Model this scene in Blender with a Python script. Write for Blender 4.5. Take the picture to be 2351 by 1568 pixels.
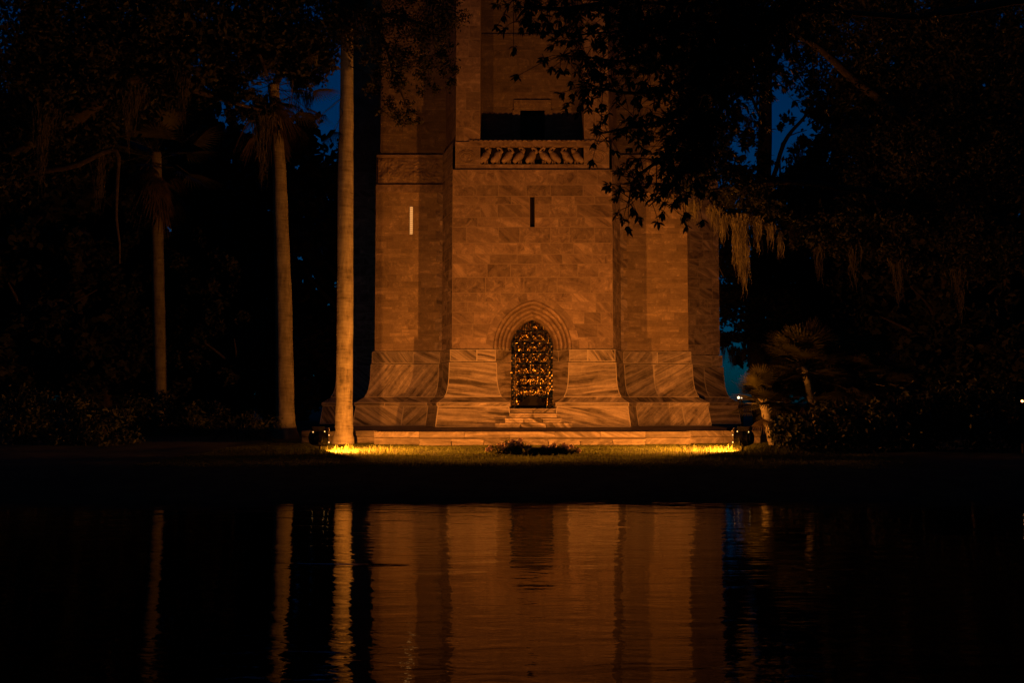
import bpy, math, random
import numpy as np
from mathutils import Vector, noise as mnoise
R = math.radians
for o in list(bpy.data.objects): bpy.data.objects.remove(o)
S = bpy.context.scene
COL = S.collection
# ------------------------------------------------------------------ camera
CAM = Vector((-0.75, -36.3, 1.75)); PITCH = math.atan(138 / 2285.0); F = 2285.0
cd = bpy.data.cameras.new("camera"); cam = bpy.data.objects.new("camera", cd); COL.objects.link(cam)
cd.lens = 35; cd.sensor_width = 36; cd.clip_start = 0.1; cd.clip_end = 3000
cam.location = CAM; cam.rotation_euler = (math.pi / 2 + PITCH, 0, 0)
S.camera = cam
# ------------------------------------------------------------------ dusk sky
w = bpy.data.worlds.new("World"); S.world = w; w.use_nodes = True
nt = w.node_tree; nt.nodes.clear()
sky = nt.nodes.new("ShaderNodeTexSky"); sky.sky_type = 'NISHITA'; sky.sun_disc = False
sky.sun_elevation = R(10); sky.sun_rotation = R(185); sky.altitude = 50
tint = nt.nodes.new("ShaderNodeMix"); tint.data_type = 'RGBA'; tint.blend_type = 'MULTIPLY'
tint.inputs[0].default_value = 1.0; tint.inputs[7].default_value = (0.0, 0.10, 0.30, 1)
bg = nt.nodes.new("ShaderNodeBackground"); bg.inputs[1].default_value = 0.05
wo = nt.nodes.new("ShaderNodeOutputWorld")
tc = nt.nodes.new("ShaderNodeTexCoord"); sp = nt.nodes.new("ShaderNodeSeparateXYZ"); nt.links.new(tc.outputs["Generated"], sp.inputs[0])
mr = nt.nodes.new("ShaderNodeMapRange"); mr.interpolation_type = 'SMOOTHSTEP'; mr.inputs["From Min"].default_value = 0.1; mr.inputs["From Max"].default_value = 0.75; mr.inputs["To Min"].default_value = 0.17; mr.inputs["To Max"].default_value = 1.0
nt.links.new(sp.outputs[1], mr.inputs[0])      # the glow lies beyond the tower, the sky behind the viewer is already night
gl = nt.nodes.new("ShaderNodeVectorMath"); gl.operation = 'SCALE'; nt.links.new(tint.outputs[2], gl.inputs[0]); nt.links.new(mr.outputs[0], gl.inputs["Scale"])
nt.links.new(sky.outputs[0], tint.inputs[6]); nt.links.new(gl.outputs[0], bg.inputs[0]); nt.links.new(bg.outputs[0], wo.inputs[0])
LAMP_POWER = 1030.0; LAMP_COLOR = (1.0, 0.268, 0.028)
# ------------------------------------------------------------------ exposure
vs = S.view_settings; S.display_settings.display_device = 'sRGB'
vs.view_transform = 'Standard'; vs.look = 'None'; vs.exposure = 0; vs.gamma = 1; vs.use_curve_mapping = False
S.render.engine = 'CYCLES'
S.cycles.use_denoising = True; S.cycles.max_bounces = 6; S.cycles.diffuse_bounces = 3; S.cycles.glossy_bounces = 3
S.cycles.sample_clamp_indirect = 3.0
S.render.film_transparent = False

rng = np.random.default_rng(7); random.seed(7)

def pt(px, py, d):
    """world point seen at photo position (px, py) of a 2350 wide view, d metres ahead of the camera"""
    a = PITCH + math.atan((784 - py) / F)
    z = CAM.z + d * math.tan(a)
    dep = d * math.cos(PITCH) + (z - CAM.z) * math.sin(PITCH)
    return Vector((CAM.x + (px - 1175) / F * dep, CAM.y + d, z))
def ZZ(py, d): return pt(0, py, d).z
def XX(px, py, d): return pt(px, py, d).x

# ------------------------------------------------------------------ helpers
def tag(o, label=None, cat=None, group=None, kind=None):
    if label: o["label"] = label
    if cat: o["category"] = cat
    if group: o["group"] = group
    if kind: o["kind"] = kind
    return o
def empty(name, loc, label=None, cat=None, group=None):
    o = bpy.data.objects.new(name, None); COL.objects.link(o); o.location = loc; o.empty_display_size = 0.3
    return tag(o, label, cat, group)
class MB:
    """collects faces; build() links them as one mesh object in world coordinates"""
    def __init__(s): s.v = []; s.f = []; s.c = []; s.n = 0
    def add(s, verts, faces, col=(0.5, 0.5, 0, 1)):
        b = s.n
        s.v.extend([tuple(p) for p in verts]); s.n += len(verts)
        for f in faces:
            s.f.append(tuple(i + b for i in f)); s.c.append(col)
    def box(s, lo, hi, col=None):
        x0, y0, z0 = lo; x1, y1, z1 = hi
        col = col or rc()
        s.add([(x0,y0,z0),(x1,y0,z0),(x1,y1,z0),(x0,y1,z0),(x0,y0,z1),(x1,y0,z1),(x1,y1,z1),(x0,y1,z1)],
              [(0,1,5,4),(1,2,6,5),(2,3,7,6),(3,0,4,7),(4,5,6,7),(3,2,1,0)], col)
    def tube(s, pts, rad, n=8, cap=True, col=(0.5,0.5,0,1)):
        pts = [Vector(p) for p in pts]; m = len(pts); vs_ = []; fs = []
        up = Vector((0.13, 0.31, 1)).normalized()
        for i, p in enumerate(pts):
            t = (pts[min(i+1, m-1)] - pts[max(i-1, 0)])
            if t.length < 1e-9: t = Vector((0, 0, 1))
            t.normalize()
            a = t.cross(up)
            if a.length < 0.15: a = t.cross(Vector((1, 0, 0)))
            a.normalize(); b = t.cross(a)
            r = rad[i] if hasattr(rad, '__len__') else rad
            for k in range(n):
                g = 2*math.pi*k/n
                vs_.append(p + (a*math.cos(g) + b*math.sin(g))*r)
        for i in range(m-1):
            for k in range(n):
                k2 = (k+1) % n
                fs.append((i*n+k, i*n+k2, (i+1)*n+k2, (i+1)*n+k))
        if cap: fs.append(tuple(range(n))[::-1]); fs.append(tuple(range((m-1)*n, m*n)))
        s.add(vs_, fs, col)
    def ball(s, c, r, nu=10, nv=7, rot=None, col=(0.5,0.5,0,1)):
        vs_ = []; fs = []
        for j in range(nv+1):
            th = math.pi*j/nv
            for i in range(nu):
                ph = 2*math.pi*i/nu
                p = Vector((r[0]*math.sin(th)*math.cos(ph), r[1]*math.sin(th)*math.sin(ph), r[2]*math.cos(th)))
                if rot is not None:
                    q = rot; p = Vector((p.x*math.cos(q)+p.z*math.sin(q), p.y, -p.x*math.sin(q)+p.z*math.cos(q)))
                vs_.append(Vector(c)+p)
        for j in range(nv):
            for i in range(nu):
                fs.append((j*nu+i, (j+1)*nu+i, (j+1)*nu+(i+1)%nu, j*nu+(i+1)%nu))
        s.add(vs_, fs, col)
    def build(s, name, mat, parent=None, smooth=False):
        me = bpy.data.meshes.new(name); me.from_pydata(s.v, [], s.f); me.update()
        at = me.attributes.new("rnd", 'FLOAT_COLOR', 'CORNER')
        buf = np.repeat(np.array(s.c, dtype=np.float32), [len(f) for f in s.f], axis=0)
        at.data.foreach_set("color", buf.ravel())
        if smooth: me.polygons.foreach_set("use_smooth", [True]*len(me.polygons))
        return link(name, me, mat, parent)
def link(name, me, mat, parent=None):
    me.materials.append(mat)
    o = bpy.data.objects.new(name, me); COL.objects.link(o)
    if parent is not None:
        o.parent = parent
        base = Vector(); q = parent
        while q is not None: base += q.location; q = q.parent
        me.transform(__import__("mathutils").Matrix.Translation(-base))
    return o
def quads(name, V, mat, parent=None):
    """V: (n,4,3) array of separate quads -> one mesh object"""
    n = len(V); me = bpy.data.meshes.new(name)
    me.vertices.add(n*4); me.vertices.foreach_set("co", V.reshape(-1).astype(np.float32))
    me.loops.add(n*4); me.loops.foreach_set("vertex_index", np.arange(n*4, dtype=np.int32))
    me.polygons.add(n); me.polygons.foreach_set("loop_start", np.arange(0, n*4, 4, dtype=np.int32))
    me.polygons.foreach_set("loop_total", np.full(n, 4, dtype=np.int32))
    me.update(calc_edges=True); me.validate()
    return link(name, me, mat, parent)
def rc(m=0.0): return (random.random(), random.random(), m, 1)

# ------------------------------------------------------------------ materials
def newmat(name):
    m = bpy.data.materials.new(name); m.use_nodes = True
    return m, m.node_tree, m.node_tree.nodes["Principled BSDF"]
def N(t, ty, **kw):
    n = t.nodes.new(ty)
    for k, v in kw.items(): setattr(n, k, v)
    return n
def L(t, a, b): t.links.new(a, b)
def ramp(t, stops):
    n = N(t, "ShaderNodeValToRGB"); e = n.color_ramp.elements
    while len(e) < len(stops): e.new(0.5)
    for k, (p, c) in enumerate(stops): e[k].position = p; e[k].color = (*c, 1)
    return n
def simple(name, col, rough=0.7, metal=0.0, nscale=0, var=0.3, bump=0.0):
    m, t, b = newmat(name)
    b.inputs["Roughness"].default_value = rough; b.inputs["Metallic"].default_value = metal
    if nscale:
        g = N(t, "ShaderNodeNewGeometry"); n = N(t, "ShaderNodeTexNoise"); n.inputs["Scale"].default_value = nscale; n.inputs["Detail"].default_value = 5
        L(t, g.outputs["Position"], n.inputs["Vector"])
        r = ramp(t, [(0.3, tuple(c*(1-var) for c in col)), (0.7, tuple(c*(1+var) for c in col))])
        L(t, n.outputs["Fac"], r.inputs[0]); L(t, r.outputs[0], b.inputs["Base Color"])
        if bump:
            bp = N(t, "ShaderNodeBump"); bp.inputs["Strength"].default_value = bump; bp.inputs["Distance"].default_value = 0.02
            L(t, n.outputs["Fac"], bp.inputs["Height"]); L(t, bp.outputs[0], b.inputs["Normal"])
    else: b.inputs["Base Color"].default_value = (*col, 1)
    return m
def stone(name, dark, mid, light, stretch, vein, blockvar, mortar, bump=0.25, tilt=(-1.25, 0.9), pale=0.54, mott=(0.1, 0.5)):
    m, t, b = newmat(name); b.inputs["Roughness"].default_value = 0.62
    g = N(t, "ShaderNodeNewGeometry"); a = N(t, "ShaderNodeAttribute"); a.attribute_name = "rnd"
    sx = N(t, "ShaderNodeSeparateColor"); L(t, a.outputs["Color"], sx.inputs[0])
    off = N(t, "ShaderNodeVectorMath", operation='SCALE'); off.inputs[0].default_value = (37, 17, 53); L(t, sx.outputs[0], off.inputs["Scale"])
    ad = N(t, "ShaderNodeVectorMath", operation='ADD'); L(t, g.outputs["Position"], ad.inputs[0]); L(t, off.outputs[0], ad.inputs[1])
    rot = N(t, "ShaderNodeVectorRotate", rotation_type='EULER_XYZ')
    an = N(t, "ShaderNodeMapRange"); an.inputs["To Min"].default_value = tilt[0]; an.inputs["To Max"].default_value = tilt[1]; L(t, sx.outputs[1], an.inputs[0])
    cx = N(t, "ShaderNodeCombineXYZ"); L(t, an.outputs[0], cx.inputs[1]); cx.inputs[2].default_value = 0.5
    L(t, cx.outputs[0], rot.inputs["Rotation"]); L(t, ad.outputs[0], rot.inputs["Vector"])
    mp = N(t, "ShaderNodeMapping"); mp.inputs["Scale"].default_value = stretch; L(t, rot.outputs[0], mp.inputs["Vector"])
    n0 = N(t, "ShaderNodeTexNoise"); n0.inputs["Scale"].default_value = 0.9; n0.inputs["Detail"].default_value = 2; L(t, rot.outputs[0], n0.inputs["Vector"])
    wp = N(t, "ShaderNodeVectorMath", operation='MULTIPLY_ADD'); wp.inputs[1].default_value = (0.9*vein, 0.9*vein, 0.9*vein); L(t, n0.outputs["Color"], wp.inputs[0]); L(t, mp.outputs[0], wp.inputs[2])
    n1 = N(t, "ShaderNodeTexNoise"); n1.inputs["Scale"].default_value = 1.0; n1.inputs["Detail"].default_value = 9; n1.inputs["Roughness"].default_value = 0.6; n1.inputs["Distortion"].default_value = 0.5
    L(t, wp.outputs[0], n1.inputs["Vector"])
    mt = N(t, "ShaderNodeTexNoise"); mt.inputs["Scale"].default_value = 3.2; mt.inputs["Detail"].default_value = 9; mt.inputs["Roughness"].default_value = 0.72; mt.inputs["Distortion"].default_value = 0.8
    L(t, ad.outputs[0], mt.inputs["Vector"])
    vf = N(t, "ShaderNodeMapRange"); vf.inputs["From Min"].default_value = 0.15; vf.inputs["From Max"].default_value = 0.95; vf.inputs["To Min"].default_value = mott[0]; vf.inputs["To Max"].default_value = mott[1]; L(t, sx.outputs[1], vf.inputs[0])
    mx = N(t, "ShaderNodeMix"); L(t, vf.outputs[0], mx.inputs[0]); L(t, n1.outputs["Fac"], mx.inputs[2]); L(t, mt.outputs["Fac"], mx.inputs[3])
    r = ramp(t, [(0.37, dark), (0.46, mid), (pale, light), (0.60, tuple(min(1, c*1.5) for c in light)), (0.70, tuple(min(1, c*1.05) for c in light))]); L(t, mx.outputs[0], r.inputs[0])
    fine = N(t, "ShaderNodeTexNoise"); fine.inputs["Scale"].default_value = 18; fine.inputs["Detail"].default_value = 4; L(t, g.outputs["Position"], fine.inputs["Vector"])
    fm = N(t, "ShaderNodeMapRange"); fm.inputs["To Min"].default_value = 0.72; fm.inputs["To Max"].default_value = 1.22; L(t, fine.outputs["Fac"], fm.inputs[0])
    bv = N(t, "ShaderNodeMapRange"); bv.inputs["To Min"].default_value = 1-blockvar; bv.inputs["To Max"].default_value = 1+blockvar*0.6; L(t, sx.outputs[0], bv.inputs[0])
    big = N(t, "ShaderNodeTexNoise"); big.inputs["Scale"].default_value = 0.45; big.inputs["Detail"].default_value = 2; L(t, g.outputs["Position"], big.inputs["Vector"])
    bgm = N(t, "ShaderNodeMapRange"); bgm.inputs["To Min"].default_value = 0.8; bgm.inputs["To Max"].default_value = 1.2; L(t, big.outputs["Fac"], bgm.inputs[0])
    m1 = N(t, "ShaderNodeMath", operation='MULTIPLY'); L(t, fm.outputs[0], m1.inputs[0]); L(t, bv.outputs[0], m1.inputs[1])
    m2 = N(t, "ShaderNodeMath", operation='MULTIPLY'); L(t, m1.outputs[0], m2.inputs[0]); L(t, bgm.outputs[0], m2.inputs[1])
    sc = N(t, "ShaderNodeVectorMath", operation='SCALE'); L(t, r.outputs[0], sc.inputs[0]); L(t, m2.outputs[0], sc.inputs["Scale"])
    mo = N(t, "ShaderNodeMix", data_type='RGBA'); mo.inputs[7].default_value = (*mortar, 1); L(t, sx.outputs[2], mo.inputs[0]); L(t, sc.outputs[0], mo.inputs[6])
    L(t, mo.outputs[2], b.inputs["Base Color"])
    bp = N(t, "ShaderNodeBump"); bp.inputs["Strength"].default_value = bump; bp.inputs["Distance"].default_value = 0.03
    L(t, fine.outputs["Fac"], bp.inputs["Height"]); L(t, bp.outputs[0], b.inputs["Normal"])
    return m
M_MARBLE = stone("marble", (0.085, 0.07, 0.056), (0.30, 0.26, 0.22), (0.47, 0.415, 0.36), (0.45, 0.45, 6.5), 0.9, 0.30, (0.60, 0.55, 0.48), 0.25, (-1.0, 0.95), 0.535, (0.0, 0.4))
M_ASHLAR = stone("pink_ashlar", (0.15, 0.11, 0.09), (0.275, 0.21, 0.17), (0.33, 0.26, 0.21), (0.6, 0.6, 4.2), 1.2, 0.26, (0.34, 0.275, 0.225), 0.3, (-0.9, 0.8), 0.53, (0.25, 1.0))
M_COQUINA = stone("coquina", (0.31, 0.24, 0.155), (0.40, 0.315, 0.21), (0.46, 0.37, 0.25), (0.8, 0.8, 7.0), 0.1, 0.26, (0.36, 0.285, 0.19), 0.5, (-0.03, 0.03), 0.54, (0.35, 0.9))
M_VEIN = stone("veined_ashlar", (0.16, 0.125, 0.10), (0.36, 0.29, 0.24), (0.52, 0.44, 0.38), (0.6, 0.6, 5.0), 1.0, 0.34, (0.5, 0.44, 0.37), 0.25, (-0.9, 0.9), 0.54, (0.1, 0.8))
M_COQ2 = stone("dimmed_coquina", (0.13, 0.10, 0.065), (0.18, 0.14, 0.09), (0.22, 0.175, 0.115), (0.8, 0.8, 7.0), 0.1, 0.26, (0.17, 0.135, 0.09), 0.5, (-0.03, 0.03), 0.54, (0.35, 0.9))  # darker coquina: floodlight fading towards the tower top is in the colour
M_STEP = stone("dimmed_marble", (0.06, 0.05, 0.04), (0.125, 0.107, 0.09), (0.20, 0.175, 0.15), (0.45, 0.45, 6.0), 0.9, 0.26, (0.26, 0.23, 0.2), 0.25, (-0.9, 0.9), 0.54, (0.1, 0.6))  # marble darkened to even out strong floodlight on the nearby platform edge
M_PAVE = stone("paving", (0.16, 0.14, 0.12), (0.26, 0.23, 0.20), (0.34, 0.31, 0.27), (1, 1, 1), 0.8, 0.25, (0.2, 0.18, 0.15))
M_DARK = simple("near_black", (0.012, 0.011, 0.010), 0.9)
M_BLACK = simple("black_painted_metal", (0.018, 0.018, 0.018), 0.45, 0.2, 30, 0.3, 0.1)
M_BRONZE = simple("dark_bronze", (0.03, 0.022, 0.014), 0.5, 0.6, 12, 0.4)
M_LEAF_D = simple("dark_oak_leaf", (0.022, 0.026, 0.012), 0.7, 0, 1.2, 0.5)
M_LEAF_M = simple("broad_leaf", (0.03, 0.04, 0.018), 0.5, 0, 3, 0.4)
M_PALM = simple("palm_frond", (0.06, 0.062, 0.024), 0.55, 0, 4, 0.45)
M_DEAD = simple("dead_frond", (0.07, 0.052, 0.032), 0.8, 0, 4, 0.4)
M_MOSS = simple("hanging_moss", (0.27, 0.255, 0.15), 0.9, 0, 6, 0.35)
M_MOSS2 = simple('dim_moss', (0.075, 0.072, 0.045), 0.9, 0, 6, 0.35)  # moss colour darkened for strands the lamps should light less
M_BARK = simple("oak_bark", (0.055, 0.047, 0.038), 0.9, 0, 7, 0.5, 0.6)
M_SHRUB = simple("shrub_leaf", (0.035, 0.045, 0.018), 0.6, 0, 3, 0.5)
M_PETAL = simple("pale_petal", (0.80, 0.66, 0.58), 0.6)
def palm_bark(name, k_):
    m, t, b = newmat(name); b.inputs["Roughness"].default_value = 0.85
    g = N(t, "ShaderNodeNewGeometry")
    mp = N(t, "ShaderNodeMapping"); mp.inputs["Scale"].default_value = (9, 9, 2.2); L(t, g.outputs["Position"], mp.inputs["Vector"])
    n1 = N(t, "ShaderNodeTexNoise"); n1.inputs["Scale"].default_value = 1; n1.inputs["Detail"].default_value = 8; n1.inputs["Roughness"].default_value = 0.7; L(t, mp.outputs[0], n1.inputs["Vector"])
    mp2 = N(t, "ShaderNodeMapping"); mp2.inputs["Scale"].default_value = (2.5, 2.5, 16); L(t, g.outputs["Position"], mp2.inputs["Vector"])
    n2 = N(t, "ShaderNodeTexNoise"); n2.inputs["Scale"].default_value = 1; n2.inputs["Detail"].default_value = 3; L(t, mp2.outputs[0], n2.inputs["Vector"])
    n3 = N(t, "ShaderNodeTexNoise"); n3.inputs["Scale"].default_value = 1.3; n3.inputs["Detail"].default_value = 5; L(t, g.outputs["Position"], n3.inputs["Vector"])
    mx = N(t, "ShaderNodeMix"); mx.inputs[0].default_value = 0.4; L(t, n1.outputs["Fac"], mx.inputs[2]); L(t, n2.outputs["Fac"], mx.inputs[3])
    mx2 = N(t, "ShaderNodeMix"); mx2.inputs[0].default_value = 0.35; L(t, mx.outputs[0], mx2.inputs[2]); L(t, n3.outputs["Fac"], mx2.inputs[3])
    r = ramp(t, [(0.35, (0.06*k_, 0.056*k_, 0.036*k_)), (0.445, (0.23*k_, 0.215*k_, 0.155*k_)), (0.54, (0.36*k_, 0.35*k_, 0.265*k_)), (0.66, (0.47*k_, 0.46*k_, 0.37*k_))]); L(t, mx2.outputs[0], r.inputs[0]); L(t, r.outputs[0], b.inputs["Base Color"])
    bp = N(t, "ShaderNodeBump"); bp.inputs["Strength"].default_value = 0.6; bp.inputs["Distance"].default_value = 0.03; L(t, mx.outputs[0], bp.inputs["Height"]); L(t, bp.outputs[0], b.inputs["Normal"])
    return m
M_PBARK = palm_bark('lit_palm_bark', 1.3); M_PBARK2 = palm_bark('half_lit_palm_bark', 0.85); M_PBARK3 = palm_bark('dim_palm_bark', 0.48)  # one bark colour, scaled by how brightly the lamps light each trunk
def brass():
    m, t, b = newmat("embossed_brass"); b.inputs["Metallic"].default_value = 1.0; b.inputs["Roughness"].default_value = 0.17
    g = N(t, "ShaderNodeNewGeometry"); v = N(t, "ShaderNodeTexNoise"); v.inputs["Scale"].default_value = 14; v.inputs["Detail"].default_value = 4; L(t, g.outputs["Position"], v.inputs["Vector"])
    r = ramp(t, [(0.42, (0.05, 0.035, 0.012)), (0.66, (0.60, 0.44, 0.16))]); L(t, v.outputs["Fac"], r.inputs[0]); L(t, r.outputs[0], b.inputs["Base Color"])
    bp = N(t, "ShaderNodeBump"); bp.inputs["Strength"].default_value = 0.2; bp.inputs["Distance"].default_value = 0.02
    L(t, v.outputs["Fac"], bp.inputs["Height"]); L(t, bp.outputs[0], b.inputs["Normal"])
    return m
M_BRASS = brass()
def emis(name, col, s):
    m, t, b = newmat(name); b.inputs["Base Color"].default_value = (0.1, 0.1, 0.1, 1)
    b.inputs["Emission Color"].default_value = (*col, 1); b.inputs["Emission Strength"].default_value = s
    return m
M_LENS = emis("lamp_glow", (1.0, 0.50, 0.14), 3.0)
def slit_glow():
    m, t, b = newmat("lit_slit")
    g = N(t, "ShaderNodeNewGeometry"); wv = N(t, "ShaderNodeTexWave", bands_direction='Z'); wv.inputs["Scale"].default_value = 4.2; wv.inputs["Distortion"].default_value = 0.6
    L(t, g.outputs["Position"], wv.inputs["Vector"])
    r = ramp(t, [(0.1, (0.55, 0.19, 0.04)), (0.4, (1.0, 0.42, 0.11))]); L(t, wv.outputs["Fac"], r.inputs[0]); L(t, r.outputs[0], b.inputs["Emission Color"])
    b.inputs["Emission Strength"].default_value = 0.85; b.inputs["Base Color"].default_value = (0.2, 0.15, 0.1, 1)
    return m
M_SLIT = slit_glow()
def water_mat():
    m, t, b = newmat("water"); b.inputs["Base Color"].default_value = (0.003, 0.004, 0.003, 1); b.inputs["Roughness"].default_value = 0.02; b.inputs["IOR"].default_value = 1.33
    g = N(t, "ShaderNodeNewGeometry")
    hs = []
    for sc, dt in (((0.8, 2.2, 1), 2), ((3.6, 9.0, 1), 3)):
        mp = N(t, "ShaderNodeMapping"); mp.inputs["Scale"].default_value = sc; mp.inputs["Rotation"].default_value = (0, 0, 0.09); L(t, g.outputs["Position"], mp.inputs["Vector"])
        n = N(t, "ShaderNodeTexNoise"); n.inputs["Scale"].default_value = 1; n.inputs["Detail"].default_value = dt; n.inputs["Distortion"].default_value = 0.4; L(t, mp.outputs[0], n.inputs["Vector"]); hs.append(n)
    pa = N(t, "ShaderNodeTexNoise"); pa.inputs["Scale"].default_value = 0.28; pa.inputs["Detail"].default_value = 2; L(t, g.outputs["Position"], pa.inputs["Vector"])
    pm = N(t, "ShaderNodeMapRange"); pm.inputs["From Min"].default_value = 0.35; pm.inputs["From Max"].default_value = 0.68; pm.inputs["To Min"].default_value = 0.12; pm.inputs["To Max"].default_value = 0.5; L(t, pa.outputs["Fac"], pm.inputs[0])
    mu = N(t, "ShaderNodeMath", operation='MULTIPLY'); L(t, hs[1].outputs["Fac"], mu.inputs[0]); L(t, pm.outputs[0], mu.inputs[1])
    ad = N(t, "ShaderNodeMath", operation='ADD'); L(t, hs[0].outputs["Fac"], ad.inputs[0]); L(t, mu.outputs[0], ad.inputs[1])
    bp = N(t, "ShaderNodeBump"); bp.inputs["Strength"].default_value = 1.0; bp.inputs["Distance"].default_value = 0.0095; L(t, ad.outputs[0], bp.inputs["Height"]); L(t, bp.outputs[0], b.inputs["Normal"])
    return m
M_WATER = water_mat()
M_SOIL = simple("turf", (0.08, 0.09, 0.025), 0.95, 0, 2.5, 0.5, 0.5)
M_GRASS = simple("grass_blade", (0.13, 0.165, 0.035), 0.7, 0, 1.5, 0.45)
def translucent(m, f_):
    t = m.node_tree; b = t.nodes["Principled BSDF"]; o = t.nodes["Material Output"]; tr = N(t, "ShaderNodeBsdfTranslucent"); mx = N(t, "ShaderNodeMixShader"); mx.inputs[0].default_value = f_
    if b.inputs["Base Color"].links: L(t, b.inputs["Base Color"].links[0].from_socket, tr.inputs[0])
    else: tr.inputs[0].default_value = b.inputs["Base Color"].default_value
    L(t, b.outputs[0], mx.inputs[1]); L(t, tr.outputs[0], mx.inputs[2]); L(t, mx.outputs[0], o.inputs[0])
translucent(M_GRASS, 0.55); translucent(M_PETAL, 0.4); M_FLEAF = simple("flower_leaf", (0.12, 0.13, 0.045), 0.6, 0, 5, 0.5); translucent(M_FLEAF, 0.4)

# ================================================================== SETTING
def wl(x): return -18.8 + 0.25*math.sin(x*0.31+0.6) + 0.12*math.sin(x*1.1) + 0.22*mnoise.noise(Vector((x*0.7, 4.1, 0))) - 0.03*abs(x)*0 + 0.2*(1 if x > 7 else 0)*math.sin((x-7)*0.2)
def gz(x, y):
    e = y - wl(x)
    if y > -32.0:
        if e > 3.7: z = 0.46
        elif e > -2: z = 0.46 - 0.46*(1-max(0, e)/3.7)**1.6 if e > 0 else 0.0 + e*0.35
        else: z = -0.7
        z += 0.03*mnoise.noise(Vector((x*0.5, y*0.5, 0))) * (1 if e > 0.5 else 0)
        e2 = -32.0 - y
        if e2 > -2 and e < -2: z = -0.7 + 0.7*(e2+2)/2
    else: z = min(0.2, (-32.0-y)*0.1)
    if y > 12: z += 0.0
    return z
def axis(lo, hi, flo, fhi, fine, coarse):
    a = []; v = lo
    while v < hi:
        a.append(v)
        if flo <= v < fhi: v += fine
        else:
            dist = flo - v if v < flo else v - fhi
            st = max(fine, min(coarse, dist*0.3 + fine))
            v = min(v + st, flo) if v < flo else v + st
    a.append(hi); return a
xs = axis(-420, 420, -16, 16, 0.5, 60); ys = axis(-110, 700, -34, -4, 0.35, 60)
g = MB(); vv = [(x, y, gz(x, y)) for y in ys for x in xs]; nx = len(xs)
g.add(vv, [(j*nx+i, j*nx+i+1, (j+1)*nx+i+1, (j+1)*nx+i) for j in range(len(ys)-1) for i in range(nx-1)])
tag(g.build("ground", M_SOIL, smooth=True), kind="structure")
# water: outer strips and a finely meshed patch carrying a small wake
wx0, wx1, wy0, wy1 = -3.4, -0.7, -26.2, -24.6
wm = MB()
X0, X1, Y0, Y1 = -120, 120, -34, -16.5
for (a, b_, c, d) in ((X0, wx0, Y0, Y1), (wx1, X1, Y0, Y1), (wx0, wx1, Y0, wy0), (wx0, wx1, wy1, Y1)):
    wm.add([(a, c, 0), (b_, c, 0), (b_, d, 0), (a, d, 0)], [(0, 1, 2, 3)])
tip = pt(942, 1293, 1.75*F/(1293-922)); tip.z = 0
nxw, nyw = 150, 100; vv = []
for j in range(nyw+1):
    for i in range(nxw+1):
        x = wx0+(wx1-wx0)*i/nxw; y = wy0+(wy1-wy0)*j/nyw; z = 0
        t_ = tip.x - x
        if t_ > 0:
            for sgn, sl, am in ((1, 0.10, 1.0), (-1, 0.16, 0.6)):
                dd = (y-tip.y) - sgn*sl*t_
                z += am*0.011*math.exp(-t_/1.1)*math.exp(-(dd/0.05)**2)*math.cos(dd*45)*min(1, t_*6)
        edge = min(i, nxw-i, j, nyw-j)/10.0
        vv.append((x, y, z*min(1, edge)))
wm.add(vv, [(j*(nxw+1)+i, j*(nxw+1)+i+1, (j+1)*(nxw+1)+i+1, (j+1)*(nxw+1)+i) for j in range(nyw) for i in range(nxw)])
tag(wm.build("water", M_WATER, smooth=True), kind="structure")

# ================================================================== TOWER
TC = 1.85 + 6.02
def rot4(p, k):
    x, y = p[0], p[1]-TC
    for _ in range(k): x, y = -y, x
    return (x, y+TC)
side = [(2.94, 0.0), (3.44, 1.85), (6.02, 1.85)]
bayL = [(-2.94, 0.0)]
ring = []
for k in range(4):   # front, right, back, left
    for p in [(-3.44, 1.85), (-2.94, 0.0), (2.94, 0.0), (3.44, 1.85), (6.02, 1.85)]:
        ring.append(rot4(p, k))
def mitres(P, closed=True):
    n = len(P); out = []
    for i in range(n):
        a = np.array(P[i-1]); b = np.array(P[i]); c = np.array(P[(i+1) % n])
        d1 = (b-a)/np.linalg.norm(b-a); d2 = (c-b)/np.linalg.norm(c-b)
        n1 = np.array([d1[1], -d1[0]]); n2 = np.array([d2[1], -d2[0]])
        out.append((n1+n2)/(1+n1@n2))
    return out
RM = mitres(ring)
# with the doorway let into the front bay
DW, DD, DO = 0.78, 1.0, 1.43
ringd = []; rmd = []
for i, p in enumerate(ring):
    ringd.append(p); rmd.append(RM[i])
    if i == 1:
        ringd += [(-DO, 0.0), (-DW, DD)]; rmd += [np.array([0.95, -1.0]), np.array([0.0, 0.0])]
        ringd += [(DW, DD), (DO, 0.0)]; rmd += [np.array([0.0, 0.0]), np.array([-0.95, -1.0])]
PROF = [(3.65, 0.09), (3.21, 0.09), (3.175, 0.13), (2.9, 0.136), (2.6, 0.15), (2.4, 0.172), (2.2, 0.21), (2.05, 0.26), (1.96, 0.315), (1.925, 0.335), (1.90, 0.30), (1.72, 0.62), (1.71, 0.65), (1.58, 0.65), (1.575, 0.61), (0.84, 0.72)]
PZ = np.array([p[0] for p in PROF])[::-1]; PO = np.array([p[1] for p in PROF])[::-1]
def po(z): return float(np.interp(z, PZ, PO))
def seg_fn(A, B, mA, mB, off):
    A = np.array(A); B = np.array(B)
    def f(u, z):
        o = off(z); p = (A+mA*o)*(1-u) + (B+mB*o)*u
        return (p[0], p[1], z)
    return f
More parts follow.
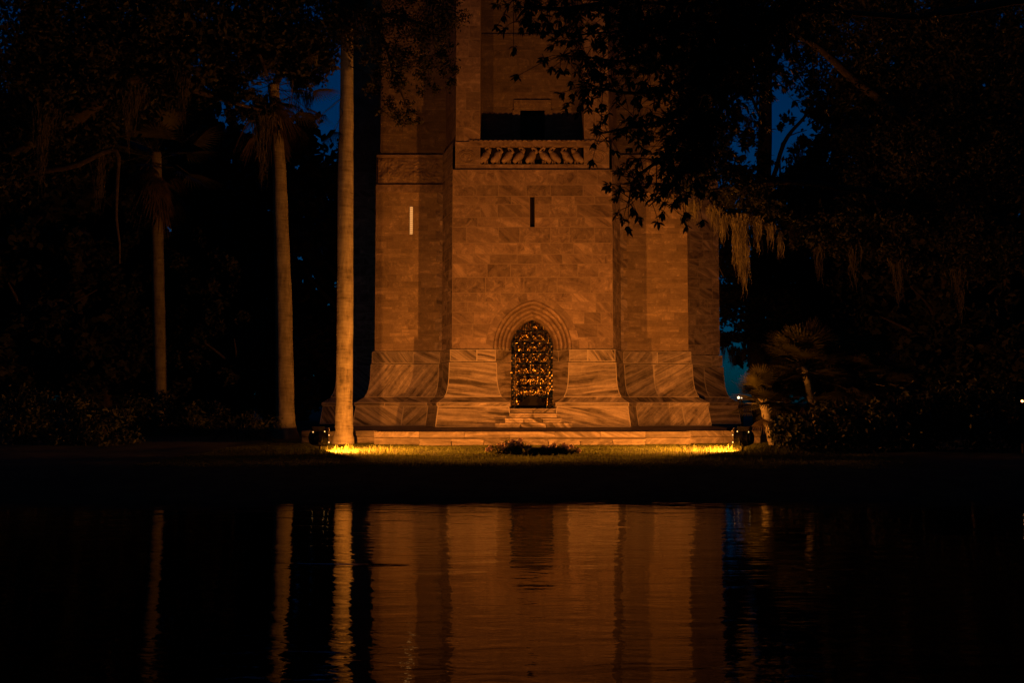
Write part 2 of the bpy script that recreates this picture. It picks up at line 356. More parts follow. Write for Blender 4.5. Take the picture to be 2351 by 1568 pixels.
def sheet(mb, f, u0, u1, zs, j=0.0, jz=0.0, col=None):
    """one stone: u0/u1 may be functions of z"""
    col = col or rc(); mort = (col[0], col[1], 1, 1)
    zz = [zs[0], zs[0]+jz] + [z for z in zs[1:-1] if zs[0]+jz*1.5 < z < zs[-1]-jz*1.5] + [zs[-1]-jz, zs[-1]]
    g0 = u0 if callable(u0) else (lambda z: u0); g1 = u1 if callable(u1) else (lambda z: u1)
    nr = len(zz); vs_ = []
    for z in zz:
        a, b = g0(z), g1(z); jj = min(j, (b-a)*0.3)
        for u in (a, a+jj, b-jj, b): vs_.append(f(u, z))
    fi = []; fm = []
    for r in range(nr-1):
        for c in range(3):
            q = (r*4+c, r*4+c+1, (r+1)*4+c+1, (r+1)*4+c)
            (fm if (c != 1 or r == 0 or r == nr-2) else fi).append(q)
    mb.add(vs_, fi, col); mb.add(vs_, fm, mort)
def courses(z0, z1, h0, h1, extra=()):
    zs = [z0]
    while zs[-1] < z1-h1*1.3: zs.append(zs[-1]+random.uniform(h0, h1))
    zs.append(z1)
    for e in extra:
        if z0 < e < z1:
            k = min(range(len(zs)), key=lambda i: abs(zs[i]-e))
            if 0 < k < len(zs)-1: zs[k] = e
            else: zs.append(e); zs.sort()
    return zs
def wall(mb, A, B, mA, mB, off, zs, l0, l1, holes=(), j=0.014, sub=None, darkp=0.0):
    """coursed stone wall along A-B; holes (s0,s1,z0,z1) in metres along it are left open"""
    Ln = math.hypot(B[0]-A[0], B[1]-A[1]); f = seg_fn(A, B, mA, mB, off)
    for k in range(len(zs)-1):
        za, zb = zs[k], zs[k+1]
        ed = [0.0]; s = random.uniform(0.3, 1.0)*l1
        while s < Ln-l0*0.6: ed.append(s); s += random.uniform(l0, l1)
        ed.append(Ln); hs = [h for h in holes if h[2] < zb-1e-4 and h[3] > za+1e-4]
        for h in hs:
            ed = [e for e in ed if not (h[0]-0.12 < e < h[1]+0.12)] + [h[0], h[1]]
        ed = sorted(set(ed))
        for a, b in zip(ed[:-1], ed[1:]):
            if any(h[0]-1e-4 <= a and b <= h[1]+1e-4 for h in hs): continue
            zl = [za, zb] if sub is None else [za]+[z for z in sub if za < z < zb]+[zb]
            sheet(mb, f, a/Ln, b/Ln, zl, j/Ln, j)
zero = lambda z: 0.0
tower = empty("stone_tower", (0, TC, 0.84), "tall floodlit pink marble tower standing on the low platform by the water", "tower")
# --- flared base ring: band, curved course, ledge, plinth
nR = len(ringd)
base_band = MB(); base_curve = MB(); base_ledge = MB(); base_plinth = MB()
for i in range(nR):
    A, B = ringd[i], ringd[(i+1) % nR]; mA, mB = rmd[i], rmd[(i+1) % nR]
    if abs(A[1]-DD) < 1e-6 and abs(B[1]-DD) < 1e-6: continue
    Ln = math.hypot(B[0]-A[0], B[1]-A[1])
    l1 = 1.9 if Ln > 1.6 else 1.3
    wall(base_band, A, B, mA, mB, po, [3.21, 3.65], 0.8, l1, j=0.02)
    wall(base_curve, A, B, mA, mB, po, [1.925, 3.175], 1.2, l1+0.4, sub=[2.0, 2.05, 2.1, 2.2, 2.3, 2.4, 2.5, 2.6, 2.75, 2.9, 3.05], j=0.02)
    wall(base_ledge, A, B, mA, mB, po, [1.575, 1.71, 1.72, 1.925], 1.2, l1+0.3)
    wall(base_plinth, A, B, mA, mB, po, [0.84, 1.575], 1.0, l1+0.2, j=0.02)
    f = seg_fn(A, B, mA, mB, po)      # small closing ledges
    fz = lambda u, o_, z, A=np.array(A), B=np.array(B), mA=mA, mB=mB: tuple(((A+mA*o_)*(1-u)+(B+mB*o_)*u))+(z,)
    base_band.add([fz(0, 0.09, 3.65), fz(1, 0.09, 3.65), fz(1, -0.06, 3.652), fz(0, -0.06, 3.652)], [(0, 1, 2, 3)], rc())
    base_band.add([fz(0, 0.13, 3.175), fz(1, 0.13, 3.175), fz(1, 0.0, 3.177), fz(0, 0.0, 3.177)], [(0, 1, 2, 3)], (0, 0, 0, 1))
    for (o_, z0_, z1_) in ((0.01, 3.17, 3.215), (-0.05, 3.645, 3.70)):
        base_band.add([fz(0, o_, z0_), fz(1, o_, z0_), fz(1, o_, z1_), fz(0, o_, z1_)], [(0, 1, 2, 3)], (0, 0, 0, 1))
base_band.build("base_band", M_MARBLE, tower); base_curve.build("flared_course", M_MARBLE, tower, False)
base_ledge.build("ledge_course", M_MARBLE, tower); base_plinth.build("plinth", M_MARBLE, tower)
# --- arch geometry
ZS, CA = 3.73, 0.34
def arch_x(z, w_):
    if z <= ZS: return w_
    rr = (w_+CA)**2-(z-ZS)**2
    return max(0.0, math.sqrt(rr)-CA) if rr > 0 else 0.0
def arch_top(w_): return ZS+math.sqrt((w_+CA)**2-CA**2)
WH = 1.68
ZB = ZZ(389, 36.3)          # top of the bay wall
ZP = ZZ(322, 36.4)          # parapet top
zt = arch_top(WH)
bay = MB()
cz = courses(3.69, ZB, 0.34, 0.50, extra=(zt,))
slz0, slz1 = ZZ(521, 36.3), ZZ(450, 36.3)
for e in (slz0, slz1):
    k = min(range(1, len(cz)-1), key=lambda i: abs(cz[i]-e)); cz[k] = e
A, B = (-2.94, 0.0), (2.94, 0.0); Ln = 5.88; f = seg_fn(A, B, np.zeros(2), np.zeros(2), zero)
hs_w = 0.088
for za, zb in zip(cz[:-1], cz[1:]):
    if za < zt-1e-3:
        sub = [za+(zb-za)*k/8 for k in range(9)]
        for sg in (-1, 1):
            ed = [2.94]; s = 2.94-random.uniform(0.4, 1.0)
            lim = arch_x(za, WH)
            while s > lim+0.25: ed.append(s); s -= random.uniform(0.55, 1.2)
            for k in range(len(ed)):
                o1 = ed[k]; last = k == len(ed)-1
                inn = (lambda z: arch_x(z, WH)) if last else (lambda z, q=ed[k+1]: q)
                if sg > 0: sheet(bay, f, (lambda z: 0.5+inn(z)/Ln), 0.5+o1/Ln, sub, 0.010/Ln, 0.01)
                else: sheet(bay, f, 0.5-o1/Ln, (lambda z: 0.5-inn(z)/Ln), sub, 0.010/Ln, 0.01)
    else:
        wall(bay, A, B, np.zeros(2), np.zeros(2), zero, [za, zb], 0.6, 1.25, holes=[(2.94-hs_w, 2.94+hs_w, slz0, slz1)])
bay.add([(-2.94, 0, ZB), (2.94, 0, ZB), (2.94, 0.3, ZB), (-2.94, 0.3, ZB)], [(0, 1, 2, 3)], rc())
bay.build("bay_wall", M_ASHLAR, tower)
# --- the other wall faces, bays and recessed panels
ZF0, ZF1 = ZZ(424, 38.15), ZZ(356, 38.25)      # frieze zone on the recessed panels
rets = {}
PXC = -4.70
wx = (XX(940.3, 505, 38.3), XX(948.2, 505, 38.3)); wz = (ZZ(538, 38.2), ZZ(473, 38.2))
for i in range(20):
    A, B = ring[i], ring[(i+1) % 20]; k = i % 5
    if i == 1: continue
    z0_ = np.zeros(2)
    if k == 1:
        q_ = MB(); wall(q_, A, B, z0_, z0_, zero, courses(3.69, ZF1, 0.34, 0.52), 0.5, 1.1); q_.build("side_bay_wall", M_VEIN, tower)
    elif k in (0, 2):
        q_ = MB(); wall(q_, A, B, z0_, z0_, zero, courses(3.69, ZF1, 0.3, 0.5), 0.4, 0.9); rets[i] = q_
    else:
        hl = []
        if i == 19:    # front left panel runs from corner to bay
            Ax = A[0]; hl = [(wx[0]-Ax, wx[1]-Ax, wz[0], wz[1])]
        if i == 3: pass
        zc = courses(3.69, ZF0-0.3, 0.17, 0.30, extra=(wz if hl else ()))
        q_ = MB(); wall(q_, A, B, z0_, z0_, zero, zc, 0.4, 1.05, holes=hl, j=0.006); q_.build("panel_wall", M_COQUINA, tower)
# quoins stepping from the returns onto the panels
for sg in (-1, 1):
    z = 3.70; kq = 0
    while z < ZF0-0.35:
        h = random.uniform(0.3, 0.5); wq = 0.10 if kq % 2 else random.uniform(0.2, 0.3); kq += 1
        x0, x1 = sorted((sg*3.43, sg*(3.44+wq)))
        rets[0 if sg < 0 else 2].box((x0, 1.80, z), (x1, 1.9, min(z+h, ZF0-0.3)-0.004)); z += h
for q_ in rets.values(): q_.build("quoin_return", M_VEIN, tower)
# frieze bands on the recessed panels: lintel course, carved band, set back wall above
for i in range(20):
    A, B = ring[i], ring[(i+1) % 20]; k = i % 5
    if k in (3, 4) :
        mA, mB = RM[i], RM[(i+1) % 20]; fr = MB(); lint = MB()
        wall(lint, A, B, mA*0, mB*0, (lambda z: 0.0), [ZF0-0.3, ZF0], 0.8, 1.6)
        dx = np.array(B)-np.array(A); Ln = np.linalg.norm(dx); n_ = np.array([dx[1], -dx[0]])/Ln
        a3 = lambda u, o_, z: (A[0]+dx[0]*u+n_[0]*o_, A[1]+dx[1]*u+n_[1]*o_, z)
        lint.add([a3(0, 0.05, ZF0-0.3), a3(1, 0.05, ZF0-0.3), a3(1, 0.05, ZF0), a3(0, 0.05, ZF0), a3(0, -0.1, ZF0-0.3), a3(1, -0.1, ZF0-0.3), a3(1, -0.2, ZF0), a3(0, -0.2, ZF0)], [(0, 1, 2, 3), (3, 2, 6, 7), (1, 0, 4, 5)], rc())
        nu, nv = 110, 34; vs_ = []
        for jv in range(nv+1):
            for iu in range(nu+1):
                u = iu/nu; z = ZF0+0.001+(ZF1-ZF0-0.1)*jv/nv
                e = min(u, 1-u, (jv/nv)*0.5, (1-jv/nv)*0.5)*12
                q = Vector((u*Ln*2.6+i*7, 0, z*2.6)); rel = max(0, mnoise.noise(q)*1.2+0.25)*0.09 + abs(mnoise.noise(q*2.7))*0.055
                vs_.append(a3(u, -0.075+rel*min(1, max(0, e)), z))
        fr.add(vs_, [(jv*(nu+1)+iu, jv*(nu+1)+iu+1, (jv+1)*(nu+1)+iu+1, (jv+1)*(nu+1)+iu) for jv in range(nv) for iu in range(nu)], (0.4, 0.5, 0, 1))
        fr.add([a3(0, -0.02, ZF1-0.1), a3(1, -0.02, ZF1-0.1), a3(1, -0.02, ZF1), a3(0, -0.02, ZF1), a3(0, -0.3, ZF1), a3(1, -0.3, ZF1), a3(0,-0.1,ZF1-0.1), a3(1,-0.1,ZF1-0.1)], [(0, 1, 2, 3), (3, 2, 5, 4), (1, 0, 6, 7)], rc())
        fr.build("carved_frieze", M_ASHLAR, tower); lint.build("panel_lintel", M_ASHLAR, tower)
# --- upper shaft: ring set back 0.14, with balcony recess between two piers at the front
UO = -0.14; ZTOP = 26.0
PI0, PI1, RY = 1.93, 2.94-0.14*0.77, 1.5
up = MB(); rec = MB(); up2 = MB()
cu = courses(ZF1-0.05, ZTOP, 0.35, 0.6)
for i in range(20):
    A, B = ring[i], ring[(i+1) % 20]; mA, mB = RM[i], RM[(i+1) % 20]
    if i == 1: continue
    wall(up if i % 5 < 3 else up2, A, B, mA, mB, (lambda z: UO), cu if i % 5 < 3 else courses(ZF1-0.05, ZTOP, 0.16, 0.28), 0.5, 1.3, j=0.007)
cp = courses(ZP-0.25, ZTOP, 0.4, 0.75)
for sg in (-1, 1):
    a, b = sorted((sg*PI0, sg*PI1)); pier = MB()
    wall(pier, (a, 0.14), (b, 0.14), np.zeros(2), np.zeros(2), zero, cp, 0.4, 0.9)
    if sg < 0: wall(pier, (b, 0.14), (b, RY), np.zeros(2), np.zeros(2), zero, cp, 0.4, 0.8)
    else: wall(pier, (a, RY), (a, 0.14), np.zeros(2), np.zeros(2), zero, cp, 0.4, 0.8)
    pier.build("pier", M_ASHLAR, tower)
bx0, bx1 = XX(1194, 290, 37.8), XX(1250, 290, 37.8); bzt = ZZ(253, 37.8)
wall(rec, (-PI0, RY), (PI0, RY), np.zeros(2), np.zeros(2), zero, courses(ZB, ZTOP, 0.2, 0.34, extra=(bzt,)), 0.6, 1.4, holes=[(bx0+PI0, bx1+PI0, ZB-1, bzt)], j=0.006)
rec.box((-PI0, RY-0.05, ZZ(84, 37.8)), (PI0, RY-0.002, ZZ(78, 37.8)))
rec.box((-PI1, 0.14, ZB-0.25), (PI1, RY, ZB-0.05))
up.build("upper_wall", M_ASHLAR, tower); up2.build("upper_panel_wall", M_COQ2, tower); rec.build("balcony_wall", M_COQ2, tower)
bd = MB()
bd.box((bx0-0.24, RY-0.07, bzt), (bx1+0.24, RY-0.004, ZZ(228, 37.7)))
for a, b in ((bx0-0.3, bx0), (bx1, bx1+0.3)): bd.box((a, RY-0.07, ZB-0.04), (b, RY-0.004, bzt-0.004))
bd.build("balcony_door_frame", M_COQ2, tower)
b2 = MB(); b2.box((bx0-0.02, RY+0.35, ZB-0.04), (bx1+0.02, RY+0.4, bzt+0.05)); b2.build("balcony_door", M_BRONZE, tower)
roof = MB(); roof.box((-5.8, 2.1, ZTOP-0.2), (5.8, 13.6, ZTOP-0.1)); roof.build("roof", M_PAVE, tower)
# --- parapet with pierced bird frieze
YP = 0.085; pz0 = ZB+0.001; oz0, oz1 = ZZ(377, 36.4), ZZ(335, 36.4); ox0, ox1 = XX(1102, 355, 36.4), XX(1340, 355, 36.4)
PH = 2.94-0.09
pp = MB()
wall(pp, (-PH, YP), (PH, YP), np.zeros(2), np.zeros(2), zero, [pz0, oz0], 0.8, 1.4)
wall(pp, (-PH, YP), (PH, YP), np.zeros(2), np.zeros(2), zero, [oz1, ZP-0.05], 0.8, 1.4)
wall(pp, (-PH, YP), (ox0, YP), np.zeros(2), np.zeros(2), zero, [oz0, oz1], 2, 3)
wall(pp, (ox1, YP), (PH, YP), np.zeros(2), np.zeros(2), zero, [oz0, oz1], 2, 3)
pp.add([(-PH, YP, oz1), (PH, YP, oz1), (PH, YP+0.22, oz1), (-PH, YP+0.22, oz1)], [(3, 2, 1, 0)], rc())
pp.add([(-PH, YP, oz0), (PH, YP, oz0), (PH, YP+0.22, oz0), (-PH, YP+0.22, oz0)], [(0, 1, 2, 3)], rc())
pp.add([(ox0, YP, oz0), (ox0, YP+0.22, oz0), (ox0, YP+0.22, oz1), (ox0, YP, oz1)], [(0, 1, 2, 3)], rc())
pp.add([(ox1, YP, oz0), (ox1, YP+0.22, oz0), (ox1, YP+0.22, oz1), (ox1, YP, oz1)], [(3, 2, 1, 0)], rc())
pp.box((-PH, YP+0.22, pz0), (PH, YP+0.24, oz0)); pp.box((-PH, YP+0.22, oz1), (PH, YP+0.24, ZP-0.05))
pp.add([(-PH, YP, ZP-0.05), (PH, YP, ZP-0.05), (PH, YP+0.24, ZP-0.05), (-PH, YP+0.24, ZP-0.05)], [(0, 1, 2, 3)], rc())
for sg in (-1, 1):
    x = sg*PH; q = [(x, YP, pz0), (x, YP+1.0, pz0), (x, YP+1.0, ZP-0.05), (x, YP, ZP-0.05)]
    pp.add(q, [(0, 1, 2, 3)], rc())
par = pp.build("parapet", M_ASHLAR, tower)
bk_ = MB(); bk_.box((ox0-0.05, YP+0.27, oz0-0.05), (ox1+0.05, YP+0.31, oz1+0.05)); bk_.build('shade_plate', M_DARK, par)  # added near-black plate puts shade in the openings and blocks light
sc = MB(); nS = 26; wS = (2*PH-1.0)/nS
for k in range(nS):
    x = -PH+0.5+wS*(k+0.5); r_ = wS*0.52
    arc = [(x+r_*math.cos(math.pi*q/8), r_*0.75*math.sin(math.pi*q/8)) for q in range(9)]
    fr_ = [(p[0], YP-0.015, ZP-0.055+p[1]) for p in arc]; bk = [(p[0], YP+0.2, ZP-0.055+p[1]) for p in arc]
    sc.add(fr_+bk, [tuple(range(8, -1, -1))]+[(q, q+1, 10+q, 9+q) for q in range(8)], rc())
sc.build("scalloped_crest", M_ASHLAR, par)
for sg in (-1, 1):
    sw = MB(); c = Vector((sg*2.42, YP-0.01, (oz0+oz1)/2-0.08))
    for (r_, a0, a1) in ((0.33, 20, 160), (0.27, 10, 170), (0.18, -20, 200), (0.11, -60, 240), (0.26, 200, 330)):
        sw.tube([c+Vector((r_*math.cos(R(a)), 0, r_*0.8*math.sin(R(a)))) for a in np.linspace(a0, a1, 12)], 0.022, 6)
    sw.build("carved_scroll", M_ASHLAR, par)
nb = 9; span = ox1-ox0; hb = oz1-oz0
def bird(xc, face, lift):
    b = MB(); y = YP+0.09; z0 = oz0
    P = lambda u, v, dy=0: Vector((xc+face*u*hb, y+dy, z0+v*hb))
    b.ball(P(-0.02, 0.46), (0.21*hb, 0.11, 0.34*hb), 10, 8, rot=face*(0.55+random.uniform(-.28,.22)), col=(0.5, 0.5, 0, 1))
    b.ball(P(-0.14, 0.36, -0.05), (0.15*hb, 0.06, 0.32*hb), 10, 7, rot=face*0.8, col=(0.7, 0.5, 0, 1))
    nk = [P(0.12, 0.68), P(0.22, 0.80+lift), P(0.16, 0.93+lift*0.5), P(0.02, 0.96), P(-0.03, 0.88)]
    b.tube(nk, [0.16*hb, 0.10*hb, 0.075*hb, 0.07*hb, 0.08*hb], 7)
    b.tube([P(-0.03, 0.89), P(0.03, 0.76)], [0.05*hb, 0.012*hb], 6)
    for q, e in ((-0.04, -0.05), (0.07, 0.04)):
        b.tube([P(q, 0.26), P(q+0.03*e, 0.12), P(q+e, 0.0)], [0.07*hb, 0.05*hb, 0.06*hb], 6)
    b.tube([P(-0.18, 0.28), P(-0.30, 0.08)], [0.14*hb, 0.06*hb], 7)
    return b
for k in range(nb):
    xk = ox0+span*(k+0.5+random.uniform(-.12,.12))/nb; fc = 1 if k < nb/2 else -1
    bird(xk, fc, random.uniform(-0.16, 0.06)).build("carved_bird", M_ASHLAR, par, True)
# --- doorway: hood stones, moulded arch, brass door, steps
def arch_path(w_, n=22, z0=None):
    """points (x,z) right jamb foot -> apex -> left"""
    r_ = w_+CA; amax = math.acos(CA/r_)
    right = [(-CA+r_*math.cos(amax*k/n), ZS+r_*math.sin(amax*k/n)) for k in range(n+1)]
    if z0 is not None: right = [(w_, z0)]+right
    return right+[(-x, z) for x, z in right[-2::-1]]
hood = MB(); zj = 3.66
def vouss(w0, w1, y0, y1, pieces, mb, jag=0.0):
    pi, po_ = arch_path(w0, 40, 3.656), arch_path(w1, 40, 3.656); n = len(pi)
    ed = [round(k*(n-1)/pieces) for k in range(pieces+1)]
    for q in range(pieces):
        ext = random.uniform(0, jag); c = rc(); vs_ = []
        idx = list(range(ed[q], ed[q+1]+1))
        for i in idx:
            xi, zi = pi[i]; xo, zo = po_[i]
            d_ = math.hypot(xo-xi, zo-zi); xo += (xo-xi)/d_*ext; zo += (zo-zi)/d_*ext
            vs_ += [(xi, y0, zi), (xo, y0, zo), (xi, y1, zi), (xo, y1, zo)]
        fs = []
        for r_ in range(len(idx)-1):
            a = r_*4; fs += [(a+1, a, a+4, a+5), (a+3, a+1, a+5, a+7), (a, a+2, a+6, a+4)]
        e = (len(idx)-1)*4; fs += [(0, 1, 3, 2), (e, e+2, e+3, e+1)]
        mb.add(vs_, fs, c)
vouss(1.43, WH+0.01, -0.004, 0.2, 15, hood, 0.03)
hood.build("arch_stones", M_ASHLAR, tower)
mould = MB(); pr = []     # moulded splay: (half width, depth) outline with rolls
K = 70
for k in range(K+1):
    t_ = k/K; wv_ = 1.43-(1.43-DW)*t_; dep = 0.0+(DD-0.02)*t_
    roll = 0.13*abs(math.sin(t_*math.pi*4.7))**0.55 if t_ < 0.85 else 0.0
    pr.append((wv_-roll*0.35, dep-roll*0.8+0.07))
rows = [arch_path(w_, 24) for w_, _ in pr]; nA = len(rows[0])
vs_ = [(x, pr[k][1], z) for k in range(K+1) for x, z in rows[k]]
nseg = 5
for q in range(nseg):
    a0, a1 = round(q*(nA-1)/nseg), round((q+1)*(nA-1)/nseg); c = rc()
    mould.add(vs_, [(k*nA+i, k*nA+i+1, (k+1)*nA+i+1, (k+1)*nA+i) for k in range(K) for i in range(a0, a1)], c)
mould.build("arch_moulding", M_ASHLAR, tower, False)
for sg in (-1, 1): # short moulded jamb from the band up to the spring
    jm = MB()
    for k in range(K):
        (w0, d0), (w1, d1) = pr[k], pr[k+1]
        jm.add([(sg*w0, d0, 3.64), (sg*w1, d1, 3.64), (sg*w1, d1, ZS), (sg*w0, d0, ZS)], [(0, 1, 2, 3)], (0.3, 0.4, 0, 1))
    jm.build("moulded_jamb", M_MARBLE, tower)
SILL = 1.5
door = MB(); nu, nv = 84, 190; vs_ = []; ztop = arch_top(DW)
def relief(u, v):
    """bands of framed panels, a rounded figure in each, between two borders of small beads"""
    if u < 0.13 or u > 0.87:
        return 0.008*max(0, math.sin(v*95)*math.sin(u*70)) + (0.03 if 0.105 < u < 0.13 or 0.87 < u < 0.895 else 0)
    q = (u-0.13)/0.74; cu_, cv_ = q*4 % 1, v*8 % 1
    e = min(cu_, 1-cu_, cv_, 1-cv_)
    if e < 0.10 or abs(q-0.5) < 0.035: return 0.03
    k = Vector((int(q*4)*3.7, int(v*8)*5.1, 0)); a, b = mnoise.noise(k)*0.35, mnoise.noise(k+Vector((9, 2, 1)))*0.3; o = 0.0
    for w_, (du, dv, ru, rv) in enumerate(((0, 0, 0.17, 0.30), (0.22*(1 if a > 0 else -1), 0.14, 0.12, 0.16), (-0.2*(1 if b > 0 else -1), -0.22, 0.12, 0.12))):
        r2 = ((cu_-0.5-a*0.5-du)/ru)**2+((cv_-0.5-b*0.5-dv)/rv)**2
        o = max(o, 0.055*max(0, 1-r2)**0.5)
    return o + 0.008*mnoise.noise(Vector((u*50, v*95, 3)))
for jv in range(nv+1):
    z = SILL+(ztop-SILL)*jv/nv; hw = arch_x(z, DW)
    for iu in range(nu+1):
        u = iu/nu; x = -hw+2*hw*u
        vs_.append((x, DD-0.03-relief((x/DW+1)/2, (z-SILL)/(ztop-SILL)), z))
door.add(vs_, [(jv*(nu+1)+iu, jv*(nu+1)+iu+1, (jv+1)*(nu+1)+iu+1, (jv+1)*(nu+1)+iu) for jv in range(nv) for iu in range(nu)])
dr = door.build("brass_door", M_BRASS, tower, True)
h = MB(); hc = Vector((-0.52, DD-0.12, 2.52))
h.tube([hc+Vector((0.085*math.cos(a), 0, 0.085*math.sin(a))) for a in np.linspace(0, 2*math.pi, 19)], 0.016, 7, cap=False)
h.build("ring_handle", M_BRONZE, dr, True)
fp = MB(); arc = [(0.47*math.cos(a), SILL+0.44*math.sin(a)) for a in np.linspace(0, math.pi, 20)]
fp.add([(x, DD-0.14, z) for x, z in arc]+[(x, DD-0.10, z) for x, z in arc], [tuple(range(20))[::-1]]+[(k, k+1, 21+k, 20+k) for k in range(19)])
fp.build("dark_half_disc", M_DARK, dr)  # near-black half disc in front of the door's foot
st = [(1.34, -1.62, 0.84, 1.0), (1.0, -1.28, 1.0, 1.165), (0.85, -0.93, 1.165, 1.335), (0.85, -0.6, 1.335, SILL)]
def nosed(mb, x0, x1, y0, y1, z0, z1, c=None):
    """a stone step with an overhanging nosing"""
    c = c or rc(); hgt = z1-z0
    mb.box((x0, y0+0.05, z0), (x1, y1, z1-0.10), c); mb.box((x0, y0+0.22, z1-0.10), (x1, y1, z1-0.055), c); mb.box((x0-0.01, y0, z1-0.055), (x1+0.01, y1-0.004, z1), c)
for q, (hw, yf, a, b) in enumerate(st):
    s_ = MB(); n_ = 3 if q < 2 else 2
    for k in range(n_): nosed(s_, -hw+2*hw*k/n_+0.012, -hw+2*hw*(k+1)/n_-0.012, yf, DD+0.03-0.002*q, a+0.001, b)
    s_.build("door_step", M_MARBLE, tower)
# --- slit windows
def slit(x0, x1, y, z0, z1, mat, name):
    f_ = MB(); d_ = 0.22
    for a in (x0, x1): f_.add([(a, y, z0), (a, y+d_, z0), (a, y+d_, z1), (a, y, z1)], [(0, 1, 2, 3)], rc())
    for zq in (z0, z1): f_.add([(x0, y, zq), (x1, y, zq), (x1, y+d_, zq), (x0, y+d_, zq)], [(0, 1, 2, 3)], rc())
    o = f_.build(name, M_ASHLAR, tower); p_ = MB()
    p_.add([(x0-.01, y+d_-0.02, z0), (x1+.01, y+d_-0.02, z0), (x1+.01, y+d_-0.02, z1), (x0-.01, y+d_-0.02, z1)], [(0, 1, 2, 3)])
    p_.build("pane", mat, o)
    return o
o = slit(wx[0], wx[1], 1.85, wz[0], wz[1], M_SLIT, "slit_window"); tag(o, "narrow slit window glowing pale yellow")
o = slit(-hs_w, hs_w, 0.0, slz0, slz1, M_DARK, "slit_window"); tag(o, "narrow dark slit window")

# ================================================================== PLATFORM
plat = empty("stone_platform", (0, 0, 0.44), "low marble platform with a projecting front step around the tower foot", "platform")
PT = 0.84; core = MB(); rim = MB(); stp = MB()
YF, YWG = -6.25, -5.35          # front edge of the middle part, of the wings
px0, px1 = XX(858, 1000, 30.05), XX(1586, 1000, 30.05)
wl0, wl1 = XX(692, 1000, 31.0), XX(1745, 1000, 31.0)
core.box((wl0+0.5, YWG+0.5, 0.3), (wl1-0.5, 24, PT-0.01), (0.3, 0.6, 0, 1))
core.box((px0+0.5, YF+0.5, 0.3), (px1-0.5, YWG+0.5, PT-0.011), (0.3, 0.6, 0, 1))
def edge_run(x0, x1, y0, yb):
    n_ = max(2, round((x1-x0)/1.35)); 
    for k in range(n_):
        a, b = x0+(x1-x0)*k/n_, x0+(x1-x0)*(k+1)/n_; c = rc()
        rim.box((a+0.004, y0, PT-0.16), (b-0.004, yb, PT), c); rim.box((a+0.004, y0+0.06, 0.32), (b-0.004, yb-0.01, PT-0.185), rc())
edge_run(px0, px1, YF, YF+0.55)
edge_run(wl0, px0-0.012, YWG, YWG+0.55); edge_run(px1+0.012, wl1, YWG, YWG+0.55)
for (a, b) in ((px0, px0+0.5), (px1-0.5, px1)): rim.box((a, YF+0.552, 0.32), (b, YWG+0.552, PT-0.001))
for (a, b) in ((wl0, wl0+0.5), (wl1-0.5, wl1)):
    y = YWG+0.56
    while y < 24: rim.box((a, y, 0.32), (b, y+1.35, PT-0.002)); y += 1.36
core.build("paving", M_PAVE, plat); rim.build("edge_stones", M_STEP, plat)
sx0, sx1 = XX(962, 1018, 29.7), XX(1481, 1018, 29.7)
for k in range(7):
    a, b = sx0+(sx1-sx0)*k/7, sx0+(sx1-sx0)*(k+1)/7; nosed(stp, a+0.011, b-0.011, YF-0.42, YF+0.05, 0.32, 0.63)
stp.build("front_step", M_STEP, plat)

